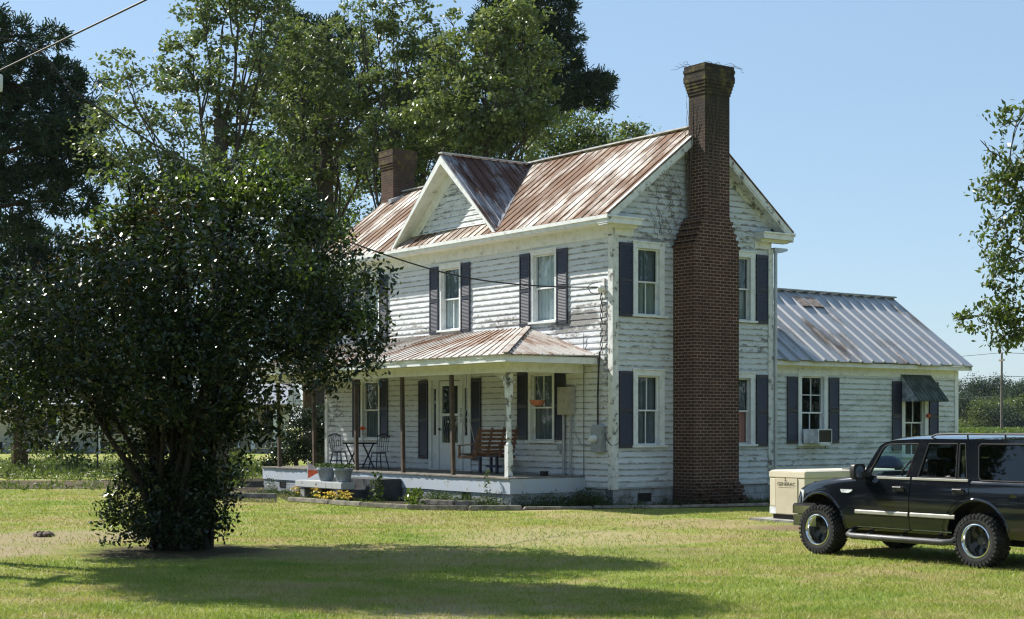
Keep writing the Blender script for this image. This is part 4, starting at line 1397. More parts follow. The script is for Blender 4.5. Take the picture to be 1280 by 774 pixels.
# small number plaque and lamp on the wall by the swing
mb = MB(); mb.lathe([(.05, -.035), (.055, -.06), (.03, -.09), (.04, -.14), (.055, -.17), (.02, -.20)], 12, 'y', (-4.08, 0, 2.62)); mb.build('porch_lamp', 'ceramic', HOUSE, smooth=True)
mb = MB(); mb.box(-1.95, -1.75, -.12, -.035, 1.28, 1.40); mb.tube([(-1.85, -.08, 1.28), (-1.85, -.09, 1.18)], .02, 8); mb.build('outlet_box', 'grey_metal', HOUSE)

# ------------------------------------------------------------------ things on and about the porch
def local_thing(name, label, cat, x, y, z=0, rz=0, group=None):
    p = W(x, y, z)
    return thing(name, label, cat, p, HROT + rz, group)
# bistro table
t_ = local_thing('bistro_table', 'folding black slatted bistro table with crossed legs on the porch', 'table', -9.55, -1.05, DKZ)
mb = MB()
for k in range(9):
    y = -.32 + k * .08
    mb.box(-.36, .36, y - .033, y + .033, .70, .72)
mb.box(-.36, -.33, -.35, .35, .675, .70); mb.box(.33, .36, -.35, .35, .675, .70)
mb.build('tabletop', 'black_metal', t_)
for sy in (-.27, .27):
    mb = MB(); mb.bar((-.30, sy, .68), (.30, sy, 0), .032, .03); mb.build('leg', 'black_metal', t_)
    mb = MB(); mb.bar((.30, sy * .9, .68), (-.30, sy * .9, 0), .032, .03); mb.build('leg', 'black_metal', t_)
mb = MB(); mb.bar((-.2, -.26, .12), (-.2, .26, .12), .02, .02); mb.bar((.2, -.26, .12), (.2, .26, .12), .02, .02); mb.build('stretcher', 'black_metal', t_)
v = local_thing('flower_vase', 'small glass vase with an orange flower on the bistro table', 'vase', -9.42, -1.05, DKZ + .722)
mb = MB(); mb.lathe([(.04, 0), (.045, .02), (.03, .10), (.022, .16), (.03, .19)], 14); mb.build('vase', 'white_plastic', v, smooth=True)
mb = MB(); mb.tube([(0, 0, .12), (.01, 0, .26), (.0, 0, .36)], .006, 5); mb.build('stem', 'leaf_weed', v)
mb = MB()
for k in range(14):
    a = k * 2.4; r = .055 + .02 * (k % 3)
    mb.add([(0, 0, .36), (r * math.cos(a - .35), r * math.sin(a - .35), .39), (r * 1.5 * math.cos(a), r * 1.5 * math.sin(a), .36 + .02 * (k % 4)), (r * math.cos(a + .35), r * math.sin(a + .35), .39)], [(0, 1, 2, 3)])
mb.lathe([(0, .33), (.05, .345), (.075, .39), (.05, .435), (0, .445)], 12)
mb.build('blossom', 'orange', v)
def bistro_chair(x, y, rz, label):
    c = local_thing('windsor_chair', label, 'chair', x, y, DKZ, rz, 'dark chairs at the bistro table')
    mb = MB()
    mb.lathe([(.0, .425), (.19, .425), (.215, .44), (.20, .46), (.0, .452)], 20)
    mb.build('seat', 'navy_wood', c, smooth=True)
    for sx, sy in ((-1, -1), (-1, 1), (1, -1), (1, 1)):
        mb = MB(); mb.tube([(sx * .13, sy * .13, .43), (sx * .165, sy * .165, .22), (sx * .205, sy * .205, 0)], [.014, .019, .013], 8); mb.build('leg', 'navy_wood', c, smooth=True)
    mb = MB(); mb.tube([(-.17, -.17, .2), (-.17, .17, .2)], .011, 6); mb.tube([(.17, -.17, .2), (.17, .17, .2)], .011, 6); mb.tube([(-.17, 0, .2), (.17, 0, .2)], .011, 6); mb.build('stretcher', 'navy_wood', c, smooth=True)
    mb = MB()
    for k in range(6):
        y_ = -.16 + k * .064
        mb.tube([(.16, y_, .45), (.25, y_ * 1.15, .93 - abs(y_) * .25)], .008, 6)
    mb.tube([(.27 - .02 * abs(k - 4) / 4, (-.20 + k * .05) * 1.0, .95 - .0045 * (k - 4) ** 2) for k in range(9)], .018, 7)
    mb.build('backrest', 'navy_wood', c, smooth=True)
bistro_chair(-8.62, -1.02, 0.0, 'dark spindle back chair between the bistro table and front door')
bistro_chair(-10.62, -1.10, math.pi, 'dark spindle back chair at the end of the porch behind table')

# porch swing: seen from behind-side, slats on a frame, hung by chains
sw = local_thing('porch_swing', 'brown slatted wooden porch swing hanging on chains beside the front door', 'porch swing', -3.55, -1.02, DKZ, 0)
mb = MB()
# the seat faces the front door side: back at +x
def sm(a, b, w=.04, h=.06, up=(0, 0, 1)): mb.bar(a, b, w, h, up)
for k in range(6):
    sm((-.30 + k * .10, -.60, .46 + .012 * abs(k - 3)), (-.30 + k * .10, .60, .46 + .012 * abs(k - 3)), .08, .02)
mb.build('seat', 'swing_wood', sw)
mb = MB()
for k in range(6):
    z = .56 + k * .10
    sm((.28 + k * .035, -.62, z), (.28 + k * .035, .62, z), .022, .07, (0, 0, 1))
for y in (-.55, -.18, .18, .55):
    sm((.25, y, .42), (.47, y, 1.14), .03, .06, (1, 0, 0))
mb.build('backrest', 'swing_wood', sw)
for y in (-.62, .62):
    mb = MB(); sm((-.34, y, .70), (.34, y, .74), .085, .025); sm((-.30, y, .42), (-.30, y, .70), .05, .045); mb.build('armrest', 'swing_wood', sw)
for y in (-.62, .62):
    mb = MB(); sm((-.34, y, .42), (.30, y, .42), .05, .07); mb.build('seat_frame', 'swing_wood', sw)
for y in (-.62, .62):
    mb = MB()
    mb.tube([(-.30, y, .44), (-.12, y, 1.35), (0, y, 1.62)], .008, 5); mb.tube([(.34, y, .78), (.12, y, 1.35), (0, y, 1.62)], .008, 5)
    n = 18
    for k in range(n):
        z = 1.62 + (2.635 - 1.62) * (k + .5) / n
        r = (2.635 - 1.62) / n * .6
        if k % 2: mb.box(-.012, .012, y - .003, y + .003, z - r, z + r)
        else: mb.box(-.003, .003, y - .012, y + .012, z - r, z + r)
    mb.build('chain', 'conduit', sw)
bt = local_thing('side_table', 'low navy painted table standing behind the wooden swing', 'side table', -4.1, -.42, DKZ, 0)
mb = MB(); mb.box(-.42, .42, -.22, .22, .40, .435); mb.build('tabletop', 'navy_wood', bt)
for sx in (-1, 1):
    for sy in (-1, 1):
        mb = MB(); mb.box(sx * .36 - .03, sx * .36 + .03, sy * .17 - .03, sy * .17 + .03, 0, .40); mb.build('leg', 'navy_wood', bt)
mb = MB(); mb.box(-.33, .33, -.015, .015, .14, .20); mb.build('stretcher', 'navy_wood', bt)
hb = local_thing('hanging_basket', 'round terracotta hanging basket under the porch ceiling by the window', 'hanging basket', -1.85, -.78, 2.34, 0)
mb = MB(); mb.lathe([(.0, 0), (.10, .01), (.16, .06), (.185, .13), (.19, .145), (.175, .145), (.16, .12), (.0, .11)], 20); mb.build('bowl', 'terracotta', hb, smooth=True)
mb = MB()
for k in range(3):
    a = k * 2.09
    mb.tube([(.18 * math.cos(a), .18 * math.sin(a), .14), (0, 0, .60)], .005, 4)
mb.tube([(0, 0, .58), (0, 0, .98)], .006, 4)
mb.build('hanger', 'conduit', hb)
sb_ = local_thing('small_box', 'small dark box on the porch floor below the breaker box', 'box', -1.62, -.75, DKZ + .002)
mb = MB(); mb.box(-.09, .09, -.06, .06, 0, .09); mb.box(-.095, .095, -.065, .065, .09, .112); mb.build('casing', 'black_metal', sb_, bevel=.006)

# window air conditioner
ac = local_thing('window_air_conditioner', 'white window air conditioner in the lower sash beside navy shutter', 'air conditioner', XW + .25, 6.98, 1.42)
mb = MB(); mb.box(-.32, .22, -.28, .24, 0, .37); mb.box(.22, .235, -.28, -.25, 0, .37); mb.box(.22, .235, .21, .24, 0, .37); mb.box(.22, .235, -.25, .21, 0, .03); mb.box(.22, .235, -.25, .21, .34, .37)
mb.build('cabinet', 'white_plastic', ac, bevel=.004)
mb = MB(); mb.box(.221, .226, -.25, .21, .03, .34)
mb.build('backing', 'black_metal', ac)
mb = MB()
for k in range(12): mb.box(.227, .233, -.25, .21, .05 + k * .024, .054 + k * .024)
mb.build('grille', 'rim_dark', ac)
mb = MB(); mb.box(-.12, -.10, -.44, -.282, 0, .37); mb.build('side_panel', 'white_plastic', ac)
orn = local_thing('hanging_ornament', 'small orange ornament hanging at the jamb under the green awning', 'ornament', XW + .09, 11.55, 2.02)
mb = MB(); mb.lathe([(0, .06), (.035, .08), (.05, .12), (.035, .165), (.015, .19), (.0, .2)], 12); mb.add([(0, .05, .1), (0, .14, .17), (0, .05, .14)], [(0, 1, 2)]); mb.build('body', 'orange', orn, smooth=True)
mb = MB(); mb.tube([(0, 0, .2), (-.03, 0, .45)], .004, 4); mb.build('cord', 'cable', orn)

# standby generator
gx, gy = -(-5.66), -.72
GEN = thing('standby_generator', 'cream metal standby generator on a pad by the side of the house', 'generator', W(5.66, -.72, 0), HROT - math.radians(2))
gl, gw, gh = 2.6, .97, 1.0                    # along the house depth, width, height
mb = MB()
mb.box(0, gw, 0, gl, .14, .86)
g_body = mb.build('body', 'generator', GEN, bevel=.012)
mb = MB()
mb.box(-.012, gw + .012, -.012, gl + .012, .862, .98)
mb.prism([(-.012, -.012, .98), (gw + .012, -.012, .98), (gw - .05, .05, 1.01), (.05, .05, 1.01)], (0, gl - .05, 0))
mb.build('lid', 'generator', GEN, bevel=.012)
mb = MB(); mb.box(gw * .19, gw * .80, -.014, .004, .155, .855); mb.build('front_panel', 'generator_dark', GEN, bevel=.003)
mb = MB(); mb.box(gw * .02, gw * .19 - .006, -.012, .004, .30, .84); mb.build('corner_panel', 'generator', GEN, bevel=.004)
mb = MB(); mb.box(gw * .01, gw * .2, -.016, .004, .145, .28); mb.build('access_cover', 'white_plastic', GEN, bevel=.006)
mb = MB()
for k in range(14):
    y = .25 + k * .16
    if y < gl - .1: mb.box(gw - .004, gw + .006, y, y + .085, .55, .80)
mb.build('vent', 'rim_dark', GEN)
lg = text_mb('GENERAC', .098)
xf(lg, Matrix.Translation((gw * .49, -.0165, .735)) @ Matrix.Rotation(math.radians(90), 4, 'X') @ Matrix.Scale(1.12, 4, (1, 0, 0)))
lg.prism([(gw * .44, -.0145, .80), (gw * .505, -.0145, .80), (gw * .475, -.0145, .835)], (0, -.004, 0)); lg.prism([(gw * .44, -.0145, .845), (gw * .48, -.0145, .872), (gw * .47, -.0145, .84)], (0, -.004, 0))
lg.box(gw * .27, gw * .72, -.0165, -.0145, .668, .673)
lg.build('lettering', 'dark_print', GEN)
mb = MB(); mb.box(.05, gw - .05, .05, gl - .05, .04, .141); mb.build('base_rail', 'black_metal', GEN)
mb = MB(); mb.box(-.32, gw + .15, -.26, gl + .2, -.06, .045)
tag(house_mesh(xf(mb, Matrix.Translation((5.66, -.72, 0)) @ Matrix.Rotation(math.radians(-2), 4, 'Z')), 'concrete_pad', 'concrete', wobble=.006), 'low concrete pad under the cream generator', 'pad')
mb = MB(); mb.box(.70, .85, 1.30, 1.50, 1.011, 1.03); mb.build('latch', 'rim_dark', GEN)
bn = local_thing('rubbish_bin', 'black bin with a domed lid standing behind the generator', 'bin', 5.35, 3.2, 0)
mb = MB(); mb.lathe([(.0, 0), (.24, 0), (.31, .95), (.32, .97), (.0, .97)], 22); mb.build('bin_body', 'car_plastic', bn, smooth=True)
mb = MB(); mb.lathe([(.34, .972), (.345, 1.0), (.33, 1.06), (.25, 1.17), (.12, 1.23), (0, 1.24)], 22); mb.build('lid', 'navy_wood', bn, smooth=True)

# ------------------------------------------------------------------ beds in front of the porch
timbers = [(362, 627, 412, 630.5), (413, 631, 452, 633.5), (453, 634, 512, 637), (514, 637.5, 585, 638.5), (587, 638.5, 652, 638), (655, 637.5, 740, 636.5), (742, 636, 850, 635.5), (852, 635, 960, 632.5)]
tim = None
lab = ['pale grey timber edging the flower bed before the potted plants', 'grey timber edging the bed below the yellow flowers', 'weathered timber edging the bed in front of the dark steps', 'long timber edging the bed in front of the porch vent',
       'timber edging the bed at the right porch corner', 'thin timber edging the ground below the meter box', 'timber edging the ground in front of the gable vent', 'timber edging the ground before the chimney foot']
for (x0, y0, x1, y1), lb in zip(timbers, lab):
    a, b = PG(x0, y0), PG(x1, y1)
    h = .11 if x0 < 600 else .07
    mb = MB(); mb.bar((a.x, a.y, h / 2), (b.x, b.y, h / 2), .13, h); o = mb.build('landscape_timber', 'timber', None, bevel=.018, wobble=.003)
    tag(o, lb, 'timber', 'timbers edging the flower bed')
for k, (x0, y0, x1, y1, lb) in enumerate(((520, 631, 568, 633, 'short loose timber lying inside the bed near the steps'), (570, 633, 605, 634, 'loose timber lying inside the bed near the porch vent'), (270, 622, 345, 624, 'grey timber edging the dark soil beside the shrub'))):
    a, b = PG(x0, y0), PG(x1, y1)
    mb = MB(); mb.bar((a.x, a.y, .07), (b.x, b.y, .08), .12, .12); tag(mb.build('landscape_timber', 'timber', None, bevel=.015), lb, 'timber', 'timbers edging the flower bed')
# low white planter bench with two pots
bench = local_thing('planter_bench', 'low weathered white slab bench with dark stains before the porch', 'bench', -7.3, -3.42, 0)
mb = MB(); mb.box(-1.25, 1.15, -.20, .20, .28, .46); mb.build('slab', 'bench', bench, bevel=.02)
mb = MB(); mb.box(-1.0, -.8, -.17, .17, 0, .28); mb.build('support', 'concrete', bench)
mb = MB(); mb.box(.7, .9, -.17, .17, 0, .28); mb.build('support', 'concrete', bench)
def flowerpot(x, y, z, label):
    p = local_thing('flowerpot', label, 'flowerpot', x, y, z, 0, 'pale blue flowerpots on the white slab')
    mb = MB(); mb.lathe([(.0, 0), (.15, 0), (.19, .1), (.23, .28), (.255, .30), (.25, .34), (.225, .34), (.21, .29), (.0, .28)], 22); mb.build('pot', 'pot', p, smooth=True)
    n = 260
    a = RNG.uniform(0, 6.28, n); r = .28 * RNG.uniform(0, 1, n) ** .6
    c = np.stack([r * np.cos(a) * 1.2, r * np.sin(a) * 1.1, .36 + RNG.uniform(0, .09, n)], 1)
    raw_mesh('plant', leaf_quads(c, .07, .55), 4, 'leaf_weed', p)
flowerpot(-7.25, -3.42, .461, 'pale blue pot of low greenery nearer the small flag')
flowerpot(-6.40, -3.42, .461, 'pale blue pot of low greenery beside the dark steps')
fl = local_thing('garden_flag', 'small orange and pink flag on a thin stick by the porch', 'flag', -8.45, -3.3, 0, .75)
mb = MB(); mb.tube([(0, 0, 0), (0, 0, 1.0)], .009, 6); mb.build('stick', 'white_plastic', fl)
mb = MB()
def cloth(p, n=6):
    vs, fs = [], []
    for i in range(n + 1):
        t_ = i / n
        x = .012 + .32 * t_
        o = .03 * math.sin(t_ * 7)
        vs += [(x, o, .92 - .22 * t_ if p else .72 - .02 * t_), (x, o, .72 - .02 * t_ if p else .50 + .16 * t_)]
    for i in range(n): fs.append((2 * i, 2 * i + 1, 2 * i + 3, 2 * i + 2))
    vs2 = [(a, b + .004, c) for a, b, c in vs]
    mb.add(vs, fs); mb.add(vs2, [tuple(reversed(f)) for f in fs])
cloth(True); mb.build('upper_cloth', 'pale_cloth', fl)
mb = MB(); cloth(False); mb.build('lower_cloth', 'flag', fl)

def plant_clump(name, label, cat, x, y, h, r, n, mat, group=None, flower=None, nf=0, leaf=.09, asp=.3):
    p = local_thing(name, label, cat, x, y, 0, 0, group)
    a = RNG.uniform(0, 6.28, n); rr = r * RNG.uniform(0, 1, n) ** .5
    z = h * RNG.uniform(.05, 1, n)
    c = np.stack([rr * np.cos(a) * (1 - .5 * z / h), rr * np.sin(a) * (1 - .5 * z / h), z], 1)
    raw_mesh('foliage', leaf_quads(c, leaf, asp, .25, -.6), 4, mat, p)
    if flower:
        mb = MB()
        for _ in range(nf):
            aa, q = random.uniform(0, 6.28), r * math.sqrt(random.random())
            cx, cy, cz = q * math.cos(aa), q * math.sin(aa), h * random.uniform(.45, 1.3)
            for k in range(6):
                b = k * 1.047 + random.random()
                rr_ = random.uniform(.035, .06); tl = random.uniform(-.03, .05)
                mb.add([(cx, cy, cz), (cx + .6 * rr_ * math.cos(b - .5), cy + .6 * rr_ * math.sin(b - .5), cz + .03), (cx + rr_ * math.cos(b), cy + rr_ * math.sin(b), cz + tl), (cx + .6 * rr_ * math.cos(b + .5), cy + .6 * rr_ * math.sin(b + .5), cz + .03)], [(0, 1, 2, 3)])
        mb.build('blossom', flower, p)
    return p
def lxy(px, py):
    g = PG(px, py)
    return ((g.x - P0[0]) * ca + (g.y - P0[1]) * sa, -(g.x - P0[0]) * sa + (g.y - P0[1]) * ca)
G1 = 'yellow flowers along the bed'
x_, y_ = lxy(412, 629); plant_clump('flowering_plant', 'wide clump of yellow flowers below the white slab', 'flowers', x_, y_ + .1, .20, .5, 200, 'leaf_weed', G1, 'yellow', 90)
x_, y_ = lxy(372, 622); plant_clump('flowering_plant', 'yellow flowers at the far end of the porch bed', 'flowers', x_, y_ + .1, .22, .28, 90, 'leaf_weed', G1, 'yellow', 44)
x_, y_ = lxy(391, 624); plant_clump('flowering_plant', 'single yellow flower head beside the small flag', 'flowers', x_, y_ + .1, .26, .16, 60, 'leaf_weed', G1, 'yellow', 26)
x_, y_ = lxy(322, 619); plant_clump('lily', 'white lily blooming in dark soil left of the porch', 'flowers', x_, y_ + .4, .45, .2, 60, 'leaf_weed', None, 'white_petal', 12)
x_, y_ = lxy(507, 634); plant_clump('young_shrub', 'pale leafed young shrub behind the bed timbers', 'shrub', x_, y_ + .25, .42, .30, 130, 'leaf_bright', None, None, 0, .11, .6)
x_, y_ = lxy(440, 632); plant_clump('trailing_plant', 'green trailing plant hanging beside the dark steps', 'plant', x_ - .5, y_ + 1.0, .75, .24, 260, 'leaf_weed', None, None, 0, .08, .6)
x_, y_ = lxy(566, 636); plant_clump('tall_weed', 'tall thin weed against the blue porch skirt', 'weed', x_, PY - .18, .85, .14, 120, 'leaf_weed', None, None, 0, .10, .3)
# weeds along the foundations: nobody would count them
pts = []
for _ in range(260):
    if random.random() < .6: pts.append((random.uniform(-5.0, -1.0), PY - random.uniform(.03, .3), random.uniform(.06, .3)))
    elif random.random() < .5: pts.append((random.uniform(-.95, -.05), -random.uniform(.05, .35), random.uniform(.1, .5)))
    else: pts.append((D * .0 + random.uniform(.05, .9), random.uniform(-.2, 5.2), random.uniform(.04, .16)))
for _ in range(60): pts.append((PX1 + random.uniform(.03, .3), random.uniform(-2.1, -.2), random.uniform(.1, .38)))
for _ in range(120): pts.append((random.uniform(-11.5, -5), PY - random.uniform(.1, 1.4), random.uniform(.04, .14)))
q = []
for (x, y, h) in pts:
    for _ in range(22):
        p = W(x + random.gauss(0, .09), y + random.gauss(0, .09), h * random.uniform(.1, 1))
        q.append(tuple(p))
tag(raw_mesh('foundation_weeds', leaf_quads(np.array(q), .085, .25, .1, -.9), 4, 'leaf_weed'), 'weeds growing along the porch and house foundation', 'weeds', kind='stuff')

# ------------------------------------------------------------------ the car
CAR = thing('parked_car', 'black four door off road vehicle with chunky tyres parked on the lawn', 'car', W(13.2, -4.97, 0), HROT)
def pz_(z):
    pts = [(.36, -.10), (.44, -.035), (.52, -.012), (.65, .0), (.80, .0), (.92, -.004), (1.02, -.016), (1.10, -.034), (1.17, -.055)]
    for (a, p), (b, q) in zip(pts, pts[1:]):
        if z <= b: return p + (q - p) * max(0, (z - a)) / (b - a)
    return pts[-1][1]
def S(x, z):
    w = .985
    if x < -1.1: w -= .13 * ((-1.1 - x) / .94) ** 2
    if x > 2.2: w -= .06 * ((x - 2.2) / .65) ** 2
    return w + pz_(z)
def ztop(x):
    pts = [(-2.04, .88), (-1.99, .965), (-1.85, 1.02), (-1.6, 1.075), (-1.2, 1.13), (-.75, 1.172), (-.55, 1.175), (3, 1.175)]
    for (a, p), (b, q) in zip(pts, pts[1:]):
        if x <= b: return p + (q - p) * (x - a) / (b - a)
    return 1.175
def car_body():
    mb = MB()
    xs = [-2.04, -2.02, -1.98, -1.93, -1.85, -1.75, -1.65, -1.5, -1.3, -1.1, -.9, -.75, -.6, -.3, 0, .4, .8, 1.2, 1.6, 2.0, 2.3, 2.55, 2.7, 2.8, 2.84]
    zl = [.40, .44, .52, .60, .70, .80, .88, .95, 1.02, 1.08, 1.13]
    rings = []
    for x in xs:
        zt = ztop(x)
        k = (zt - .40) / (1.175 - .40)
        sh = .93 if x in (xs[0], xs[-1]) else (.985 if x in (xs[1], xs[-2]) else 1)
        half = [(S(x, z) * sh, .40 + (z - .40) * k) for z in zl]
        w = half[-1][0]
        half += [(w - .03, zt - .012), (w - .09, zt), (w - .25, zt + .012), (w * .45, zt + .026), (0, zt + .03)]
        half = [(0, .40)] + half
        ring = [(x, -y, z) for y, z in half] + [(x, y, z) for y, z in reversed(half[1:-1])]
        rings.append(ring)
    n = len(rings[0])
    vs = [p for r in rings for p in r]
    fs = [(i * n + k, i * n + (k + 1) % n, (i + 1) * n + (k + 1) % n, (i + 1) * n + k) for i in range(len(rings) - 1) for k in range(n)]
    fs += [tuple(range(n)), tuple(range((len(rings) - 1) * n, len(rings) * n))]
    mb.add(vs, fs)
    o = mb.build('body', 'car_paint', CAR, smooth=True)
    cutters = []
    for x in (XF, XRR):
        for sg in (-1, 1):
            c = MB(); c.lathe([(.475, 0), (.475, .8)], 40, 'y', (x, -1.35 if sg < 0 else .55, .41))
            cut = c.build('cutter', 'car_plastic', CAR)
            m = o.modifiers.new('arch', 'BOOLEAN'); m.operation = 'DIFFERENCE'; m.object = cut; m.solver = 'EXACT'
            cutters.append(cut)
    dg = bpy.context.evaluated_depsgraph_get()
    me = bpy.data.meshes.new_from_object(o.evaluated_get(dg))
    o.modifiers.clear()
    o.data = me
    for c in cutters: bpy.data.objects.remove(c)
    me.materials.clear(); me.materials.append(M['car_paint'])
    for p in me.polygons: p.use_smooth = True
    try: me.set_sharp_from_angle(angle=math.radians(32))
    except Exception: pass
    return o
XF, XRR = -1.50, 1.28
body = car_body()
for x in (XF, XRR):                                       # flared arch lips
    for sg in (-1, 1):
        mb = MB()
        n = 30
        path, rad = [], []
        for i in range(n + 1):
            a = math.radians(-14 + 208 * i / n)
            px_, pz2 = x + .495 * math.cos(a), .41 + .495 * math.sin(a)
            if pz2 < .38: continue
            path.append((px_, sg * (S(px_, pz2) - .004), pz2)); rad.append(.021)
        mb.tube(path, rad, 8)
        mb.build('fender_flare', 'car_paint', CAR, smooth=True)
mb = MB()
for x in (XF, XRR):                                       # dark wells
    mb.box(x - .5, x + .5, -.62, .62, .38, .93)
mb.box(-1.8, 2.6, -.5, .5, .28, .43)
mb.build('underbody', 'car_plastic', CAR)

def side_panel(name, mat, x0f, x1f, z0, z1, off, parent, nz=14, nx=8):
    out = {}
    for sg in (-1, 1):
        mb = MB()
        vs, fs = [], []
        for i in range(nz + 1):
            z = z0 + (z1 - z0) * i / nz
            a, b = x0f(z), x1f(z)
            for k in range(nx + 1):
                x = a + (b - a) * k / nx
                vs.append((x, sg * (S(x, z) + off), z))
        m = nx + 1
        for i in range(nz):
            for k in range(nx): fs.append((i * m + k, i * m + k + 1, (i + 1) * m + k + 1, (i + 1) * m + k))
        base = len(vs)
        rim = [k for k in range(m)] + [i * m + nx for i in range(1, nz + 1)] + [nz * m + k for k in range(nx - 1, -1, -1)] + [i * m for i in range(nz - 1, 0, -1)]
        vs += [(vs[r][0], sg * (abs(vs[r][1]) - off - .01), vs[r][2]) for r in rim]
        for j in range(len(rim)): fs.append((rim[j], rim[(j + 1) % len(rim)], base + (j + 1) % len(rim), base + j))
        mb.add(vs, fs)
        o = mb.build(name, mat, parent, smooth=True)
        out[sg] = o
    return out
def arch_x(z):                                            # rear door follows the wheel arch
    d = .475 ** 2 + .09 - (z - .41) ** 2
    r = math.sqrt(.56 ** 2 - min(.56 ** 2, (z - .41) ** 2)) if z < .97 else 0
    return min(1.145, XRR - r) if z < .97 else 1.145
doors = {}
for nm_, fa, fb in (('f', lambda z: -.80 + .05 * max(0, (.62 - z)), lambda z: .165), ('r', lambda z: .183, lambda z: min(1.145, arch_x(z)))):
    doors[nm_] = side_panel('door', 'car_paint', fa, fb, .44, 1.165, .008, CAR)
def strip(mb, sg, x0, x1, z, h, off, th=.014, n=8):
    vs = []
    for k in range(n + 1):
        x = x0 + (x1 - x0) * k / n
        y = S(x, z) + off
        vs += [(x, sg * y, z - h / 2), (x, sg * (y + th), z - h * .3), (x, sg * (y + th), z + h * .3), (x, sg * y, z + h / 2)]
    mb.add(vs, [(4 * k + j, 4 * k + 4 + j, 4 * k + 5 + j, 4 * k + 1 + j) for k in range(n) for j in range(3)] + [(0, 1, 2, 3), (4 * n, 4 * n + 1, 4 * n + 2, 4 * n + 3)])
for key, a, b, hx in (('f', -.785, .155, -.02), ('r', .195, .94, .99)):
    for sg in (-1, 1):
        d_ = doors[key][sg]
        mb = MB(); strip(mb, sg, a, b, .66, .058, .008); mb.build('side_moulding', 'car_trim', d_, smooth=True)
        mb = MB(); strip(mb, sg, a + .03, b - .06 if b > .5 else b, .45, .024, .010, .012); mb.build('lower_trim', 'chrome', d_)
        mb = MB(); strip(mb, sg, a + .36 if a < 0 else a, b if b < .5 else 1.12, 1.152, .04, .006, .014); mb.build('sunlit_sill', 'car_trim', d_)  # pale strip stands for sunlight lying along the window sill
        y = S(hx, 1.0) + .008
        mb = MB()
        mb.prism([(hx - .095, sg * (y - .02), .955), (hx + .095, sg * (y - .02), .955), (hx + .095, sg * (y - .02), 1.035), (hx + .06, sg * (y - .02), 1.05), (hx - .06, sg * (y - .02), 1.05), (hx - .095, sg * (y - .02), 1.03)], (0, sg * .024, 0))
        y += .022
        mb.tube([(hx - .085, sg * (y - .015), 1.018), (hx - .07, sg * (y + .012), 1.028), (hx + .07, sg * (y + .012), 1.028), (hx + .085, sg * (y - .015), 1.018)], .016, 8)
        mb.build('handle', 'car_plastic', d_)
# greenhouse
def SG(z): return .925 - (z - 1.165) * (.925 - .80) / .54
outline = [(-.73, 1.15), (-.595, 1.40), (-.475, 1.60), (-.38, 1.652), (-.22, 1.682), (.10, 1.70), (.7, 1.705), (2.45, 1.705), (2.66, 1.69), (2.74, 1.64), (2.835, 1.15)]
wins = [[(-.61, 1.175), (-.425, 1.55), (-.375, 1.60), (-.30, 1.622), (.20, 1.635), (.075, 1.175)],
        [(.27, 1.175), (.375, 1.638), (.855, 1.64), (.905, 1.18)],
        [(.945, 1.18), (.895, 1.64), (.985, 1.64), (1.085, 1.18)],
        [(1.31, 1.16), (1.275, 1.20), (1.205, 1.605), (1.235, 1.64), (2.38, 1.645), (2.45, 1.61), (2.52, 1.21), (2.48, 1.155)]]
def refine(poly, step=.12):
    out = []
    for i in range(len(poly)):
        a, b = Vector((*poly[i], 0)), Vector((*poly[(i + 1) % len(poly)], 0))
        n = max(1, int((b - a).length / step))
        for k in range(n):
            q = a.lerp(b, k / n); out.append((q.x, q.y))
    return out
def cab_side():
    mb = MB()
    for sg in (-1, 1):
        bm = bmesh.new()
        edges = []
        for poly in [outline] + wins:
            vv = [bm.verts.new((x, 0, z)) for x, z in refine(poly)]
            edges += [bm.edges.new((vv[i], vv[(i + 1) % len(vv)])) for i in range(len(vv))]
        bmesh.ops.triangle_fill(bm, edges=edges, use_beauty=True)
        bm.verts.index_update()
        vs = [(v.co.x, sg * (SG(v.co.z)), v.co.z) for v in bm.verts]
        vi = [(v.co.x, sg * (SG(v.co.z) - .05), v.co.z) for v in bm.verts]
        fs = [tuple(v.index for v in f.verts) for f in bm.faces]
        n = len(vs)
        be = [(e.verts[0].index, e.verts[1].index) for e in bm.edges if len(e.link_faces) == 1]
        mb.add(vs + vi, fs + [tuple(i + n for i in f) for f in fs] + [(a, b, b + n, a + n) for a, b in be])
        bm.free()
    return mb.build('cab_frame', 'car_paint', CAR)
cab_side()
for i, (w, mt_) in enumerate(zip(wins, ('car_glass', 'car_tint', 'car_tint', 'car_tint'))):
    for sg in (-1, 1):
        mb = MB(); mo = MB()
        mb.add([(x, sg * (SG(z) - .016), z) for x, z in w], [tuple(range(len(w)))])
        for j in range(len(w)):
            a, b = w[j], w[(j + 1) % len(w)]
            mo.tube([(a[0], sg * (SG(a[1]) - .004), a[1]), (b[0], sg * (SG(b[1]) - .004), b[1])], .012, 6)
        g = mb.build('side_window', mt_, CAR)
        mo.build('window_seal', 'car_groove', g)
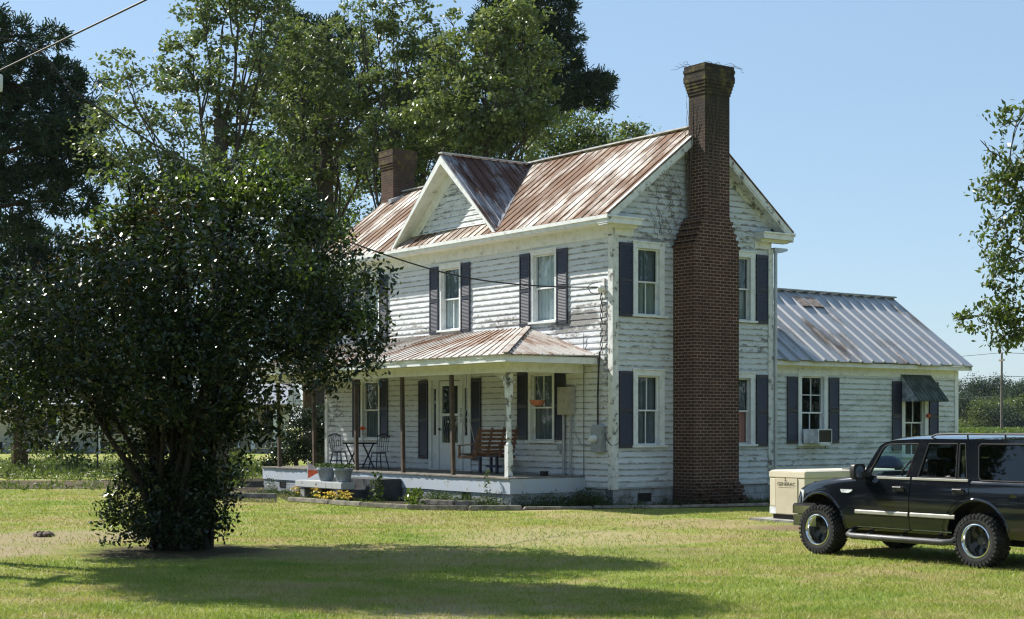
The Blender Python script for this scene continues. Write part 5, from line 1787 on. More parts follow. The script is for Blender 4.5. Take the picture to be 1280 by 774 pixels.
# roof, windscreen, tailgate
mb = MB()
xs = [-.37, -.26, -.08, .12, .6, 1.2, 1.8, 2.3, 2.55, 2.70]
ez = {-.37: 1.655, -.26: 1.675, -.08: 1.69, .12: 1.70, .6: 1.705, 1.2: 1.705, 1.8: 1.705, 2.3: 1.705, 2.55: 1.698, 2.70: 1.665}
ny = 16
for x in xs:
    for k in range(ny + 1):
        u = -1 + 2 * k / ny
        w = SG(ez[x]) + .004
        mb.v.append((x - .10 * (1 - u * u) * (1 if x < 0 else 0), u * w, ez[x] + .06 * (1 - abs(u) ** 2.6) * (.55 if x < -.3 else 1)))
m = ny + 1
for i in range(len(xs) - 1):
    for k in range(ny): mb.f.append((i * m + k, i * m + k + 1, (i + 1) * m + k + 1, (i + 1) * m + k))
mb.build('roof', 'car_paint', CAR, smooth=True)
mb = MB()
for j, (x, z) in enumerate(((-.74, 1.17), (-.605, 1.40), (-.395, 1.65))):
    for k in range(ny + 1):
        u = -1 + 2 * k / ny
        mb.v.append((x - (.22 - .06 * j) * (1 - u * u), u * (SG(z) - .02), z + .03 * (1 - u * u)))
for i in range(2):
    for k in range(ny): mb.f.append((i * m + k, i * m + k + 1, (i + 1) * m + k + 1, (i + 1) * m + k))
mb.build('windscreen', 'car_glass', CAR, smooth=True)
mb = MB()
mb.add([(2.84, -.91, 1.15), (2.84, .91, 1.15), (2.78, .86, 1.45), (2.71, .80, 1.68), (2.71, -.80, 1.68), (2.78, -.86, 1.45)], [(0, 1, 2, 3, 4, 5)])
mb.build('tailgate', 'car_paint', CAR)
mb = MB(); mb.add([(2.845, -.78, 1.20), (2.845, .78, 1.20), (2.755, .72, 1.60), (2.755, -.72, 1.60)], [(0, 1, 2, 3)]); mb.build('rear_window', 'car_tint', CAR)
for sg in (-1, 1):
    mb = MB()
    mb.tube([(.30, sg * .66, 1.735), (.38, sg * .66, 1.765), (.6, sg * .66, 1.772), (2.2, sg * .66, 1.772), (2.4, sg * .66, 1.762), (2.46, sg * .66, 1.73)], .014, 8)
    for x in (.9, 1.5, 2.0): mb.tube([(x, sg * .66, 1.73), (x, sg * .66, 1.77)], .012, 6)
    mb.build('roof_rail', 'car_plastic', CAR, smooth=True)
# inside
mb = MB()
mb.box(-.72, -.42, -.8, .8, 1.12, 1.24)
mb.build('dashboard', 'interior', CAR, bevel=.03)
for y in (-.40, .40):
    mb = MB(); mb.box(.22, .40, y - .26, y + .26, 1.10, 1.42); mb.box(.27, .38, y - .13, y + .13, 1.44, 1.58); mb.bar((.33, y, 1.44), (.33, y, 1.5), .1, .04); mb.build('seat', 'interior', CAR, bevel=.02)
mb = MB(); mb.box(1.02, 1.18, -.72, .72, 1.10, 1.44); mb.build('seat', 'interior', CAR, bevel=.02)
mb = MB()
mw = Matrix.Translation((-.27, -.40, 1.24)) @ Matrix.Rotation(math.radians(-62), 4, 'Y')
n = 26
mb.tube([mw @ Vector((.185 * math.cos(2 * math.pi * k / n), .185 * math.sin(2 * math.pi * k / n), 0)) for k in range(n + 1)], .015, 7)
for a in (0, 2.2, 4.1): mb.bar(mw @ Vector((0, 0, -.02)), mw @ Vector((.18 * math.cos(a), .18 * math.sin(a), 0)), .04, .015)
mb.build('steering_wheel', 'car_plastic', CAR, smooth=True)
# mirrors, lamps, bumpers, steps, badge
for sg in (-1, 1):
    mb = MB()
    c = Vector((-.66, sg * 1.10, 1.235))
    for (dx, s_) in ((-.07, .55), (-.04, .88), (.0, 1.0), (.05, .98)):
        mb.v += [tuple(c + Vector((dx, .125 * s_ * math.copysign(abs(math.cos(a)) ** .45, math.cos(a)), .115 * s_ * math.copysign(abs(math.sin(a)) ** .45, math.sin(a))))) for a in [2 * math.pi * k / 16 for k in range(16)]]
    for i in range(3):
        for k in range(16): mb.f.append((i * 16 + k, i * 16 + (k + 1) % 16, (i + 1) * 16 + (k + 1) % 16, (i + 1) * 16 + k))
    mb.f += [tuple(range(16)), tuple(range(48, 64))]
    mb.bar((-.60, sg * .90, 1.19), (-.64, sg * 1.05, 1.20), .10, .06)
    mr = mb.build('wing_mirror', 'car_plastic', CAR, smooth=True)
    mb = MB(); mb.lathe([(0, .052), (.085, .052)], 16, 'x', (-.66, sg * 1.10, 1.235), cap=False); mb.build('mirror_glass', 'chrome', mr)
for sg in (-1, 1):
    mb = MB()
    path = [(-2.055, sg * .52), (-2.06, sg * .70), (-2.0, sg * .835), (-1.88, sg * .895)]
    for (a, b) in zip(path, path[1:]):
        mb.prism([(a[0], a[1], .76), (b[0], b[1], .76), (b[0] + .02, b[1], .93), (a[0] + .02, a[1], .93)], (.03, -sg * .03, 0))
    mb.build('headlight', 'lamp_lens', CAR)
def bumper(x, sgx, name):
    mb = MB(); mc = MB()
    pth = [(-1.0 + 2.0 * k / 14) for k in range(15)]
    def pt(u, off): return (x + sgx * (off + .07 * (1 - u * u) - .20 * max(0, abs(u) - .78) ** 1.2 * 3), u * (.93 + off * .5))
    for lo, hi, m_, o in ((.58, .70, mc, .10), (.40, .565, mb, .085)):
        for a, b in zip(pth, pth[1:]):
            p, q = pt(a, o), pt(b, o); p2, q2 = pt(a, -.04), pt(b, -.04)
            m_.add([(p[0], p[1], lo), (q[0], q[1], lo), (q[0], q[1], hi), (p[0], p[1], hi), (p2[0], p2[1], lo), (q2[0], q2[1], lo), (q2[0], q2[1], hi), (p2[0], p2[1], hi)], [(0, 1, 2, 3), (3, 2, 6, 7), (0, 4, 5, 1)])
    for sg in (-1, 1):
        w0 = S(x - sgx * .3, .6)
        for lo, hi, m_, o in ((.58, .70, mc, .018), (.40, .565, mb, .012)):
            u = sg * 1.0
            p = pt(u, .09)
            m_.prism([(p[0], p[1], lo), (x - sgx * .42, sg * (w0 + o), lo), (x - sgx * .42, sg * (w0 + o), hi), (p[0], p[1], hi)], (0, -sg * .05, 0))
    o = mc.build(name, 'chrome', CAR)
    mb.build('valance', 'chrome', o)
    mb = MB()
    for sg in (-1, 1):
        w0 = S(x - sgx * .3, .6); p = pt(sg, .09)
        mb.prism([(p[0] + sgx * .012, p[1] + sg * .01, .695), (x - sgx * .42, sg * (w0 + .03), .695), (x - sgx * .42, sg * (w0 + .028), .745), (p[0] - sgx * .02, p[1], .735)], (0, -sg * .09, 0))
    mb.build('bumper_cap', 'car_plastic', o)
bumper(-2.0, -1, 'front_bumper'); bumper(2.84, 1, 'rear_bumper')
mb = MB()
for k in range(5): mb.box(-2.075, -2.045, -.5, .5, .74 + k * .045, .757 + k * .045)
mb.build('grille', 'chrome', CAR)
for sg in (-1, 1):
    mb = MB(); mb.box(2.80, 2.855, sg * .80 - .07, sg * .80 + .07, .80, 1.12); mb.build('tail_light', 'tail_lens', CAR)
    mb = MB()
    mb.tube([(-.93, sg * .84, .40), (-.90, sg * 1.0, .325), (-.80, sg * 1.05, .315), (.78, sg * 1.05, .315), (.90, sg * 1.0, .325), (.93, sg * .84, .40)], .045, 10)
    for x in (-.6, 0, .6): mb.bar((x, sg * .7, .42), (x, sg * 1.0, .32), .05, .03)
    mb.build('running_board', 'step_bar', CAR, smooth=True)
for sg in (-1, 1):
    mb = MB()
    y = S(-.97, .95)
    mb.prism([(-1.07, sg * y, .972), (-.845, sg * (S(-.845, .97)), .972), (-.86, sg * S(-.86, .94), .945), (-.92, sg * S(-.9, .92), .92), (-1.05, sg * y, .925)], (0, sg * .012, 0))
    mb.build('fender_badge', 'lamp_lens', CAR)
mb = MB(); mb.lathe([(0, 0), (.07, 0), (.075, -.004), (.075, -.008)], 20, 'y', (1.85, -S(1.85, .92) + .004, .92), cap=False); mb.build('fuel_cap', 'car_paint', CAR)
# wheels: deep dished chrome rims and knobbly tyres
def wheel(x, sg):
    ctr = (x, sg * .86, .362)
    R = .362
    w_ = thing('wheel', None, None, ctr); w_.parent = CAR
    s_ = sg
    mb = MB()
    hw = .15
    prof = [(.215, s_ * hw * .80), (.232, s_ * hw * .98), (.27, s_ * hw * 1.03), (.318, s_ * hw * 1.0), (.338, s_ * hw * .86), (.344, s_ * hw * .4), (.346, 0), (.344, -s_ * hw * .4), (.338, -s_ * hw * .86), (.318, -s_ * hw), (.27, -s_ * hw), (.215, -s_ * hw * .8)]
    mb.lathe(prof, 48, 'y', cap=False)
    nb = 34
    for k in range(nb):
        a = 2 * math.pi * k / nb
        rm = Matrix.Rotation(-a, 4, 'Y')
        for (yc, yw, da, ww) in ((-.105, .05, 0, .040), (-.035, .055, .5, .034), (.035, .055, 0, .034), (.105, .05, .5, .040)):
            r2 = Matrix.Rotation(-(a + da * 2 * math.pi / nb), 4, 'Y')
            mb.box(.335, .362, yc - yw / 2, yc + yw / 2, -ww / 2, ww / 2, r2)
        for sd in (-1, 1):
            r2 = Matrix.Rotation(-(a + (.5 if sd > 0 else 0) * 2 * math.pi / nb), 4, 'Y')
            mb.box(.300, .345, sd * hw * .92, sd * hw * 1.07, -.017, .017, r2)
    mb.build('tyre', 'rubber', w_)
    mb = MB()
    prof = [(.228, s_ * hw * .98), (.216, s_ * hw * 1.02), (.205, s_ * hw * .95), (.190, s_ * hw * .55), (.180, s_ * hw * .0), (.172, -s_ * .06)]
    mb.lathe(prof, 40, 'y', cap=False)
    mb.build('rim', 'chrome', w_, smooth=True)
    mb = MB(); mb.lathe([(.174, -s_ * .058), (.12, -s_ * .055), (.075, -s_ * .03), (.06, s_ * .015), (.052, s_ * .03), (0, s_ * .033)], 32, 'y', cap=False); mb.build('wheel_disc', 'rim_dark', w_, smooth=True)
    mb = MB()
    for k in range(8):
        r2 = Matrix.Rotation(-2 * math.pi * k / 8, 4, 'Y')
        y0, y1 = sorted((-s_ * .046, -s_ * .056))
        mb.box(.10, .172, y0, y1, -.024, .024, r2)
    mb.build('rim_slot', 'car_groove', w_)
    for k in range(6):
        mb = MB()
        a = 2 * math.pi * (k + .5) / 6
        mb.lathe([(.012, -s_ * .05), (.012, -s_ * .02), (0, -s_ * .012)], 8, 'y', (.095 * math.cos(a), 0, .095 * math.sin(a)))
        mb.build('wheel_nut', 'rim_dark', w_)
for x in (XF, XRR):
    for sg in (-1, 1): wheel(x, sg)

# ------------------------------------------------------------------ neighbour's house far left, behind the tree
t = NT('beige_lap_siding')
zz = t.sep(t.co())[2]
k = t.math('FRACT', t.math('DIVIDE', zz, .2))
c = t.mix(t.ramp(k, [(0, .35), (.12, 1)]), (.25, .22, .17), (.50, .45, .35))
M['beige_siding'] = t.done(t.pbr(c, .7, 0, .3, t.bump(k, .5, .02)))
NB = thing('neighbour_house', 'low beige house with lattice skirting far behind the bushy tree', 'house', PG(-60, 566.7), 0)
n0 = PG(-60, 566.7)
nx = lambda px_: PX(px_, YH, n0.y).x - n0.x
mb = MB()
mb.box(nx(-60), nx(215), .3, 7, .75, 3.3)
mb.box(nx(215), nx(345), 3.2, 7, .3, 3.3)
mb.box(nx(262), nx(288), 1.2, 3.2, .2, 2.6)
mb.build('wall', 'beige_siding', NB)
mb = MB(); mb.box(nx(-60), nx(215), .4, .5, -.1, .75); mb.build('skirting', 'dark_room', NB)
mb = MB()
mb.prism([(nx(-60) - .5, -.6, 3.25), (nx(-60) - .5, 3.6, 4.9), (nx(-60) - .5, 7.6, 3.25)], (nx(350) - nx(-60) + 1, 0, 0))
mb.build('roof', 'tin_wing', NB)
mb = MB()
for px_ in (-20, 30, 75, 125, 215, 296, 317, 345):
    x = nx(px_); r = .11 if px_ != 296 else .2
    mb.box(x - r, x + r, -.3 - r, -.3 + r, 0, 3.25)
mb.build('porch_column', 'casing', NB)
for a, b in ((5, 42), (100, 125), (-50, -15)):
    mb = MB()
    x0, x1 = nx(a), nx(b)
    st = .11
    z0, z1 = .05, 1.2
    n = int((x1 - x0 + z1 - z0) / st)
    for k in range(n):
        for fl_ in (0, 1):
            p = x0 + k * st - (z1 - z0)
            q0 = Vector((p, -.35 + .02 * fl_, z0)); q1 = Vector((p + (z1 - z0), -.35 + .02 * fl_, z1))
            if fl_: q0.z, q1.z = z1, z0
            t0 = max(0, (x0 - q0.x) / (q1.x - q0.x)); t1 = min(1, (x1 - q0.x) / (q1.x - q0.x))
            if t1 > t0 + .02: mb.bar(q0.lerp(q1, t0), q0.lerp(q1, t1), .04, .012, up=(0, 1, 0))
    mb.build('lattice', 'grey_metal', NB)
for a, b in ((45, 70), (130, 160), (225, 255), (318, 340)):
    mb = MB()
    mb.box(nx(a), nx(b), .28 if a < 215 else 3.16, .31 if a < 215 else 3.19, 1.3, 2.8)
    mb.build('window', 'dark_room', NB)
mb = MB(); mb.box(nx(215), nx(350), -.5, 3.2, .0, .28); mb.build('porch_floor', 'concrete', NB)
for px_, py_, h_, lb in ((122, 592, 2.0, 'thin dark post standing beside the dirt drive behind the tree'), (15, 583, 1.1, 'short dark post by the long grass at the left edge')):
    g = PG(px_, py_)
    mb = MB(); mb.tube([(g.x, g.y, -.1), (g.x, g.y, h_)], .035, 7); tag(mb.build('garden_post', 'black_metal', None), lb, 'post')
# long grass and shrubs beyond the drive
q = []
for _ in range(2600):
    px_ = random.uniform(-30, 345); Yd = random.uniform(54, 74)
    if random.random() < .5 and Yd < 60: continue
    p = PX(px_, YH, Yd)
    h = random.uniform(.1, .38)
    for _ in range(7): q.append((p.x + random.gauss(0, .2), p.y + random.gauss(0, .2), h * random.random()))
for _ in range(700):
    k_ = random.random(); x = -45 + 37 * k_ ** .7
    y = (44.9 + (x + 30) * .03 + random.gauss(0, .5)) if random.random() < .6 else 52.6 + random.gauss(0, .4)
    for _ in range(7): q.append((x + random.gauss(0, .2), y + random.gauss(0, .15), random.uniform(.02, .22)))
tag(raw_mesh('long_grass', leaf_quads(np.array(q), .22, .2, .1, -1.0), 4, 'leaf_oak'), 'long unmown grass beyond the dirt drive', 'grass', kind='stuff')
def bush(px_, py_, r, label):
    g = PG(px_, py_)
    n = 420
    p = thing('garden_bush', label, 'bush', g, 0, 'small bushes beyond the drive')
    c = RNG.normal(size=(n, 3)) * np.array([r, r, r * .7]) * .5; c[:, 2] = np.abs(c[:, 2] + r * .6)
    raw_mesh('foliage', leaf_quads(c, .16, .5), 4, 'leaf_oak', p)
    mb = MB(); mb.tube([(0, 0, 0), (0, .02, r * .5), (.05, 0, r)], .03, 6); mb.build('stem', 'bark', p)
bush(30, 588, 1.1, 'broad dark bush by the lattice at the left edge beyond the drive')
bush(150, 586, 1.2, 'tall dark bush beyond the drive just left of the trunk')
bush(68, 582, .8, 'mid sized bush between lattice panels beyond the drive')
bush(96, 590, .75, 'small dark bush beside the thin post beyond the drive')
bush(298, 584, .6, 'small bush at the foot of the pale column behind the tree')
bush(288, 604, .45, 'low weedy bush at the edge of the dark bed')
mb = MB()
g = PG(54, 671)
for k in range(7):
    a = k * .9
    mb.lathe([(0, 0), (.09, .01), (.07, .06), (0, .09)], 8, 'z', (g.x + .1 * math.cos(a), g.y + .06 * math.sin(a), 0))
tag(mb.build('dirt_clod', 'vine_dead', None, smooth=True, wobble=.012), 'dark clod of earth on the lawn at the left', 'clod')

# ------------------------------------------------------------------ poles and cables
def pole(name, label, p, h, r=.13, arm=True):
    o = thing(name, label, 'utility pole', p, 0, 'utility poles')
    mb = MB(); mb.tube([(0, 0, -.5), (0, 0, h * .5), (.02, 0, h)], [r * 1.15, r, r * .8], 12); mb.build('pole', 'pole_wood', o, smooth=True)
    mb = MB(); mb.box(-.06, .06, -.7, .7, h - .75, h - .63); mb.build('crossarm', 'pole_wood', o)
    for y in (-.6, 0, .6):
        mb = MB(); mb.lathe([(.02, h - .63 if y else h), (.05, h - .60 if y else h + .03), (.03, h - .5 if y else h + .12), (0, h - .49 if y else h + .13)], 10, 'z', (0.0 if y else .02, y, 0)); mb.build('insulator', 'ceramic', o, smooth=True)
    return o
f1 = PX(1252, YH, 140); f1.z = 0
ftop = PX(1252, 441, 140).z
pole('utility_pole', 'tall thin wooden utility pole standing in the field at right', f1, ftop, .11)
def catenary(a, b, sag, n=40):
    a, b = Vector(a), Vector(b)
    return [a.lerp(b, i / n) - Vector((0, 0, sag * 4 * (i / n) * (1 - i / n))) for i in range(n + 1)]
for k, (zz_, lb) in enumerate(((ftop - .0, 'topmost thin wire strung across the field to the far pole'), (ftop - 2.1, 'middle thin wire strung across the field to the far pole'), (ftop - 3.9, 'lowest thin wire strung across the field to the far pole'))):
    p0 = Vector((f1.x - 60, f1.y + 45, zz_ - .4)); p1 = Vector((f1.x, f1.y, zz_)); p2 = Vector((f1.x + 70, f1.y - 40, zz_ - .3))
    mb = MB(); mb.tube(catenary(p0, p1, 1.1, 20) + catenary(p1, p2, 1.1, 20)[1:], .022, 5)
    tag(mb.build('overhead_wire', 'cable', None), lb, 'wire', 'wires in the field')
# near pole just outside the left edge carries the house's service drop and the line along the road
np_ = Vector((-12.6, 23.1, 0))
npz = 7.9
pole('utility_pole', 'wooden utility pole beside the lawn just outside the left edge', np_, npz + .4, .15)
ins = W(-.29, -.20, 5.08)
def through(pts, n=14):                          # smooth curve through points
    P = [Vector(p) for p in pts]; P = [P[0] * 2 - P[1]] + P + [P[-1] * 2 - P[-2]]
    out = []
    for i in range(1, len(P) - 2):
        a, b, c, d = P[i - 1:i + 3]
        for k in range(n):
            t_ = k / n
            out.append(.5 * ((2 * b) + (c - a) * t_ + (2 * a - 5 * b + 4 * c - d) * t_ ** 2 + (3 * b - a - 3 * c + d) * t_ ** 3))
    out.append(P[-2])
    return out
st = Vector((np_.x, np_.y, npz))
# straight run in plan, sagging as the photograph shows it
rows = [(0, 47), (100, 120), (215, 194), (330, 258), (430, 300), (530, 334), (600, 350), (680, 358)]
pts = [st]
dxy = Vector((ins.x - st.x, ins.y - st.y))
for (px_, py_) in rows:
    m_ = (px_ - 640) / FPX
    tt = (m_ * st.y - st.x) / (dxy.x - m_ * dxy.y)
    Yd = st.y + dxy.y * tt
    pts.append(PX(px_, py_, Yd))
pts.append(ins)
mb = MB(); mb.tube(through(pts), .016, 6); tag(mb.build('service_cable', 'cable', None, smooth=True), 'black service cable sagging from the left edge down to the house corner', 'cable')
a = PX(-415, 289, 23.1)
b = PX(182, 0, 12.0)
far_end = a + (b - a) * 3.2
mb = MB(); mb.tube(catenary(a, far_end, .0, 30), .0085, 7); tag(mb.build('overhead_cable', 'thick_cable', None, smooth=True), 'thick grey cable crossing the top left corner of the sky', 'cable')
cl = PX(1, 93, 20)
mb = MB(); mb.lathe([(.012, 0), (.025, -.02), (.028, -.16), (.02, -.22), (0, -.23)], 10, 'z', tuple(cl)); tag(mb.build('cable_clamp', 'ceramic', None, smooth=True), 'pale clamp hanging on the thick cable at the left edge', 'clamp')

# ------------------------------------------------------------------ trees
def B(px, py, Y, r, sy=1.0, sz=.8):           # a lobe of a crown: photo pixel, depth, radius in metres
    p = PX(px, py, Y)
    return (p.x, p.y, p.z, r, r * sy, r * sz)

# dense glossy many-stemmed tree in front
def front_tree():
    base = PG(222, 686)
    Y = base.y
    root = thing('bushy_tree', 'dark glossy leaved many stemmed tree in the lawn in front of the house', 'tree', base)
    bl = [B(60, 440, Y, 1.0), B(20, 470, Y - .4, .75), B(120, 348, Y + .3, .72), B(68, 392, Y - .2, .68), B(170, 306, Y - .2, .74), B(225, 272, Y, .75), B(290, 262, Y + .4, .65),
          B(330, 270, Y + .2, .85), B(385, 320, Y + .5, .75), B(365, 380, Y - .4, .95), B(420, 380, Y + .2, .75), B(440, 420, Y - .5, .55), B(250, 350, Y - 1.2, 1.2), B(160, 400, Y - 1.3, 1.2),
          B(330, 440, Y - 1.2, 1.0), B(220, 450, Y - 1.4, 1.1), B(100, 480, Y - .8, .7), B(20, 520, Y - .2, .5), B(390, 450, Y + .2, .55), B(250, 500, Y - .6, .9), B(180, 500, Y - .2, .8), B(300, 500, Y + .4, .7),
          B(240, 400, Y + 1.6, 1.3), B(120, 420, Y + 1.4, 1.1), B(350, 400, Y + 1.5, 1.0), B(220, 310, Y + 1.3, 1.0), B(60, 515, Y, .45), B(425, 345, Y - .2, .4), B(300, 300, Y - 1.2, .8),
          B(230, 570, Y, .6, 1, 1.3), B(270, 560, Y + .2, .5), B(190, 570, Y, .5), B(235, 620, Y + .1, .5, 1, 1.1), B(150, 530, Y - .3, .5), B(310, 520, Y - .2, .45), B(75, 530, Y - .5, .45), B(30, 500, Y - .8, .6), B(160, 230, Y, .25), B(300, 222, Y + .2, .35)]
    mb = MB()
    for k in range(30):
        a = k * 2.4
        r0 = .22 + .26 * random.random()
        st = Vector((r0 * math.cos(a), r0 * math.sin(a), -.05))
        tgt = Vector(random.choice([q for q in bl if abs(q[0] - base.x) < 1.5 and q[2] > 2.2])[:3]) - base
        mid = Vector((tgt.x * .30 + st.x * .6, tgt.y * .30 + st.y, tgt.z * .42))
        p = [st, st.lerp(mid, .5) + Vector((random.uniform(-.08, .08), random.uniform(-.08, .08), 0)), mid, mid.lerp(tgt, .5) + Vector((random.uniform(-.1, .1), random.uniform(-.1, .1), .05)), tgt]
        rr = random.uniform(.045, .085)
        mb.tube(p, [rr * 1.15, rr, rr * .8, rr * .5, .015], 8)
        for _ in range(3):
            e = tgt + Vector((random.uniform(-.6, .6), random.uniform(-.6, .6), random.uniform(-.3, .5)))
            mb.tube([p[3], p[3].lerp(e, .5) + Vector((0, 0, .06)), e], [.018, .012, .006], 5)
    tr = mb.build('trunk', 'bark_dark', root, smooth=True)
    def crown(name, blobs, clumps, per, mat, leaf, spread, shell=.6, asp=.48, top=False):
        pts, d = in_blobs(blobs, clumps, shell)
        if top:
            pts = pts[(d[:, 2] > .1) & (d @ np.array([-.2, -.2, 1.0]) > .2)]; clumps = len(pts)
        w = pts * np.array([1.9, 1.9, 2.5])
        lay = np.sin(w[:, 0] + 1.2 * np.sin(w[:, 2] * .8)) + np.sin(w[:, 1] * 1.1 + 1.7 * np.sin(w[:, 0] * .6)) + 1.2 * np.sin(w[:, 2] + .9 * np.sin(w[:, 0]))
        if name == 'crown': pts = pts[lay > -1.0]; clumps = len(pts)
        pts = pts - np.array(base)
        dens = RNG.integers(int(per * .4), int(per * 1.6), size=clumps)
        idx = np.repeat(np.arange(clumps), dens)
        c = pts[idx] + RNG.normal(size=(len(idx), 3)) * spread
        c = c[c[:, 2] > .05]
        raw_mesh(name, leaf_quads(c, leaf, asp, .45, .35), 4, mat, root)
    crown('crown', bl, 2300, 34, 'leaf_gloss', .088, .10, .55)
    crown('foliage', bl, 900, 26, 'leaf_gloss', .125, .13, .8, .42)
    crown('foliage', bl[4:12] + bl[32:] + [B(345, 215, Y, .35), B(410, 300, Y + .3, .4), B(450, 355, Y, .35), B(470, 390, Y - .3, .25)], 1300, 18, 'leaf_bright', .09, .11, .97, .5, True)  # brighter leaf colour on the upward sides imitates the sunlit crown top
    crown('foliage', [B(150, 300, Y - .2, .5), B(215, 285, Y - .5, .55), B(90, 352, Y - .3, .4), B(180, 340, Y - 1.0, .5)], 120, 16, 'leaf_brown', .085, .12)
    # sprays that poke out of the outline
    sp = [B(455, 330, Y, .22), B(470, 350, Y - .2, .22), B(478, 410, Y - .4, .2), B(465, 455, Y - .3, .25), B(5, 400, Y, .3), B(30, 352, Y, .28), B(95, 308, Y, .28), B(200, 225, Y, .3), B(335, 235, Y + .3, .3), B(385, 265, Y, .3), B(415, 470, Y, .25), B(330, 540, Y, .2), B(120, 520, Y, .3), B(40, 545, Y, .25)]
    crown('foliage', sp, 150, 18, 'leaf_gloss', .105, .11)
    # creeper at the foot
    cr = [B(150, 640, Y - .3, .30, 1, .9), B(170, 600, Y - .2, .28), B(195, 655, Y - .5, .35), B(145, 675, Y - .4, .22, 1, .5), B(230, 660, Y - .6, .3), B(275, 650, Y - .2, .22), B(180, 560, Y - .2, .25), B(285, 620, Y, .15), B(250, 610, Y - .3, .35, 1, 1.2), B(205, 610, Y - .3, .35, 1, 1.2)]
    crown('creeper', cr, 420, 20, 'leaf_gloss', .085, .09)
front_tree()

GT = 'tall trees behind the house'
# broad olive trees behind the house (depths in metres)
def gz(px, Y): 
    p = PX(px, YH, Y); return (p.x, p.y, 0)
Y = 58
tree('broadleaf_tree', 'tall loose olive tree with open crown left of the far chimney', 'tree', gz(272, Y), PX(276, 150, Y),
     [B(240, 70, Y, 1.3), B(280, 30, Y + 1, 1.5), B(300, 90, Y - 1, 1.5), B(330, 20, Y, 1.3), B(250, 130, Y, 1.3), B(320, 150, Y + 1, 1.6), B(285, -30, Y, 1.4), B(350, 70, Y + 2, 1.4), B(300, 200, Y, 1.5), B(250, 10, Y, .8), B(225, 55, Y, .6), B(345, 200, Y, 1.2), B(255, 240, Y - 1, 1.4), B(330, -10, Y, 1.0), B(210, 100, Y + 1, .6)],
     'leaf_pecan', .20, 430, 38, .21, r0=.36, group=GT, aspect=.55, up=.6)
Y = 62
tree('broadleaf_tree', 'wide olive crowned tree rising straight above the far brick chimney', 'tree', gz(402, Y), PX(408, 170, Y),
     [B(380, 80, Y, 1.5), B(420, 60, Y + 1, 1.4), B(450, 100, Y, 1.6), B(400, 130, Y - 1, 1.7), B(360, 130, Y, 1.5), B(440, 150, Y + 1, 1.5), B(480, 60, Y, 1.1), B(380, 190, Y, 1.5), B(420, 200, Y, 1.3), B(460, 180, Y, 1.2), B(370, 45, Y, .9), B(490, 110, Y, 1.1), B(345, 170, Y, 1.2), B(395, 245, Y, 1.2), B(350, 235, Y - 1, 1.2)],
     'leaf_pecan_b', .20, 430, 38, .21, r0=.38, group=GT, aspect=.55, up=.6)
Y = 60
tree('broadleaf_tree', 'thin topped tree with bare upper twigs above the small gable', 'tree', gz(497, Y), PX(492, 150, Y),
     [B(470, 20, Y, .7), B(490, 5, Y, .7), B(510, 40, Y, .9), B(500, 90, Y, 1.3), B(530, 70, Y, 1.0), B(475, 120, Y, 1.3), B(520, 130, Y + 1, 1.5), B(550, 110, Y, 1.1), B(500, 170, Y - 1, 1.4), B(540, 165, Y, 1.2), B(445, 0, Y, .7), B(535, 25, Y, .5), B(550, 50, Y, .5), B(520, 0, Y, .5), B(455, 210, Y, 1.1), B(505, 215, Y, 1.0)],
     'leaf_pecan', .20, 300, 36, .21, r0=.34, group=GT, aspect=.55, up=.6)
Y = 57
tree('broadleaf_tree', 'full yellow green tree directly behind the rusty cross gable', 'tree', gz(610, Y), PX(605, 160, Y),
     [B(560, 110, Y, 1.3), B(600, 80, Y, 1.5), B(640, 60, Y + 1, 1.4), B(620, 120, Y - 1, 1.6), B(660, 100, Y, 1.3), B(580, 160, Y, 1.5), B(640, 165, Y, 1.5), B(570, 60, Y, .8), B(670, 150, Y, 1.1), B(650, 20, Y, .9), B(610, 40, Y, .9), B(680, 70, Y, .7), B(545, 150, Y, 1.1), B(600, 200, Y, 1.3), B(560, 20, Y, .4)],
     'leaf_pecan_b', .20, 430, 38, .21, r0=.36, group=GT, aspect=.55, up=.6)
Y = 50
tree('broadleaf_tree', 'leaning sparse tree with dark limbs behind the front bushy tree', 'tree', gz(232, Y), PX(215, 190, Y),
     [B(150, 90, Y, .75), B(165, 120, Y, .9), B(140, 150, Y, .9), B(180, 150, Y + 1, .8), B(200, 100, Y, .4), B(215, 150, Y, .7), B(160, 190, Y, .8), B(120, 180, Y, .7), B(195, 200, Y, .8), B(150, 225, Y - 1, .7), B(235, 190, Y, .9), B(225, 230, Y, .9), B(180, 235, Y, .7), B(225, 140, Y, .4)],
     'leaf_pecan', .17, 190, 32, .24, r0=.24, group=GT, aspect=.55, up=.6)
Y = 70
tree('broadleaf_tree', 'low green tree top showing above the right end of rusty roof', 'tree', gz(735, Y), PX(735, 225, Y),
     [B(700, 175, Y, 1.0), B(725, 160, Y, 1.0), B(745, 175, Y, 1.0), B(690, 195, Y, 1.2), B(765, 175, Y, .6), B(720, 200, Y, 1.2), B(755, 195, Y, .9)],
     'leaf_oak', .20, 260, 28, .36, r0=.3, group=GT)
Y = 66
tree('broadleaf_tree', 'small spindly tree top beside the tall chimney over the ridge', 'tree', gz(795, Y), PX(795, 215, Y),
     [B(795, 160, Y, .45), B(785, 170, Y, .5), B(800, 175, Y, .5), B(780, 190, Y, .6)], 'leaf_pecan', .20, 40, 22, .28, r0=.16, group=GT)
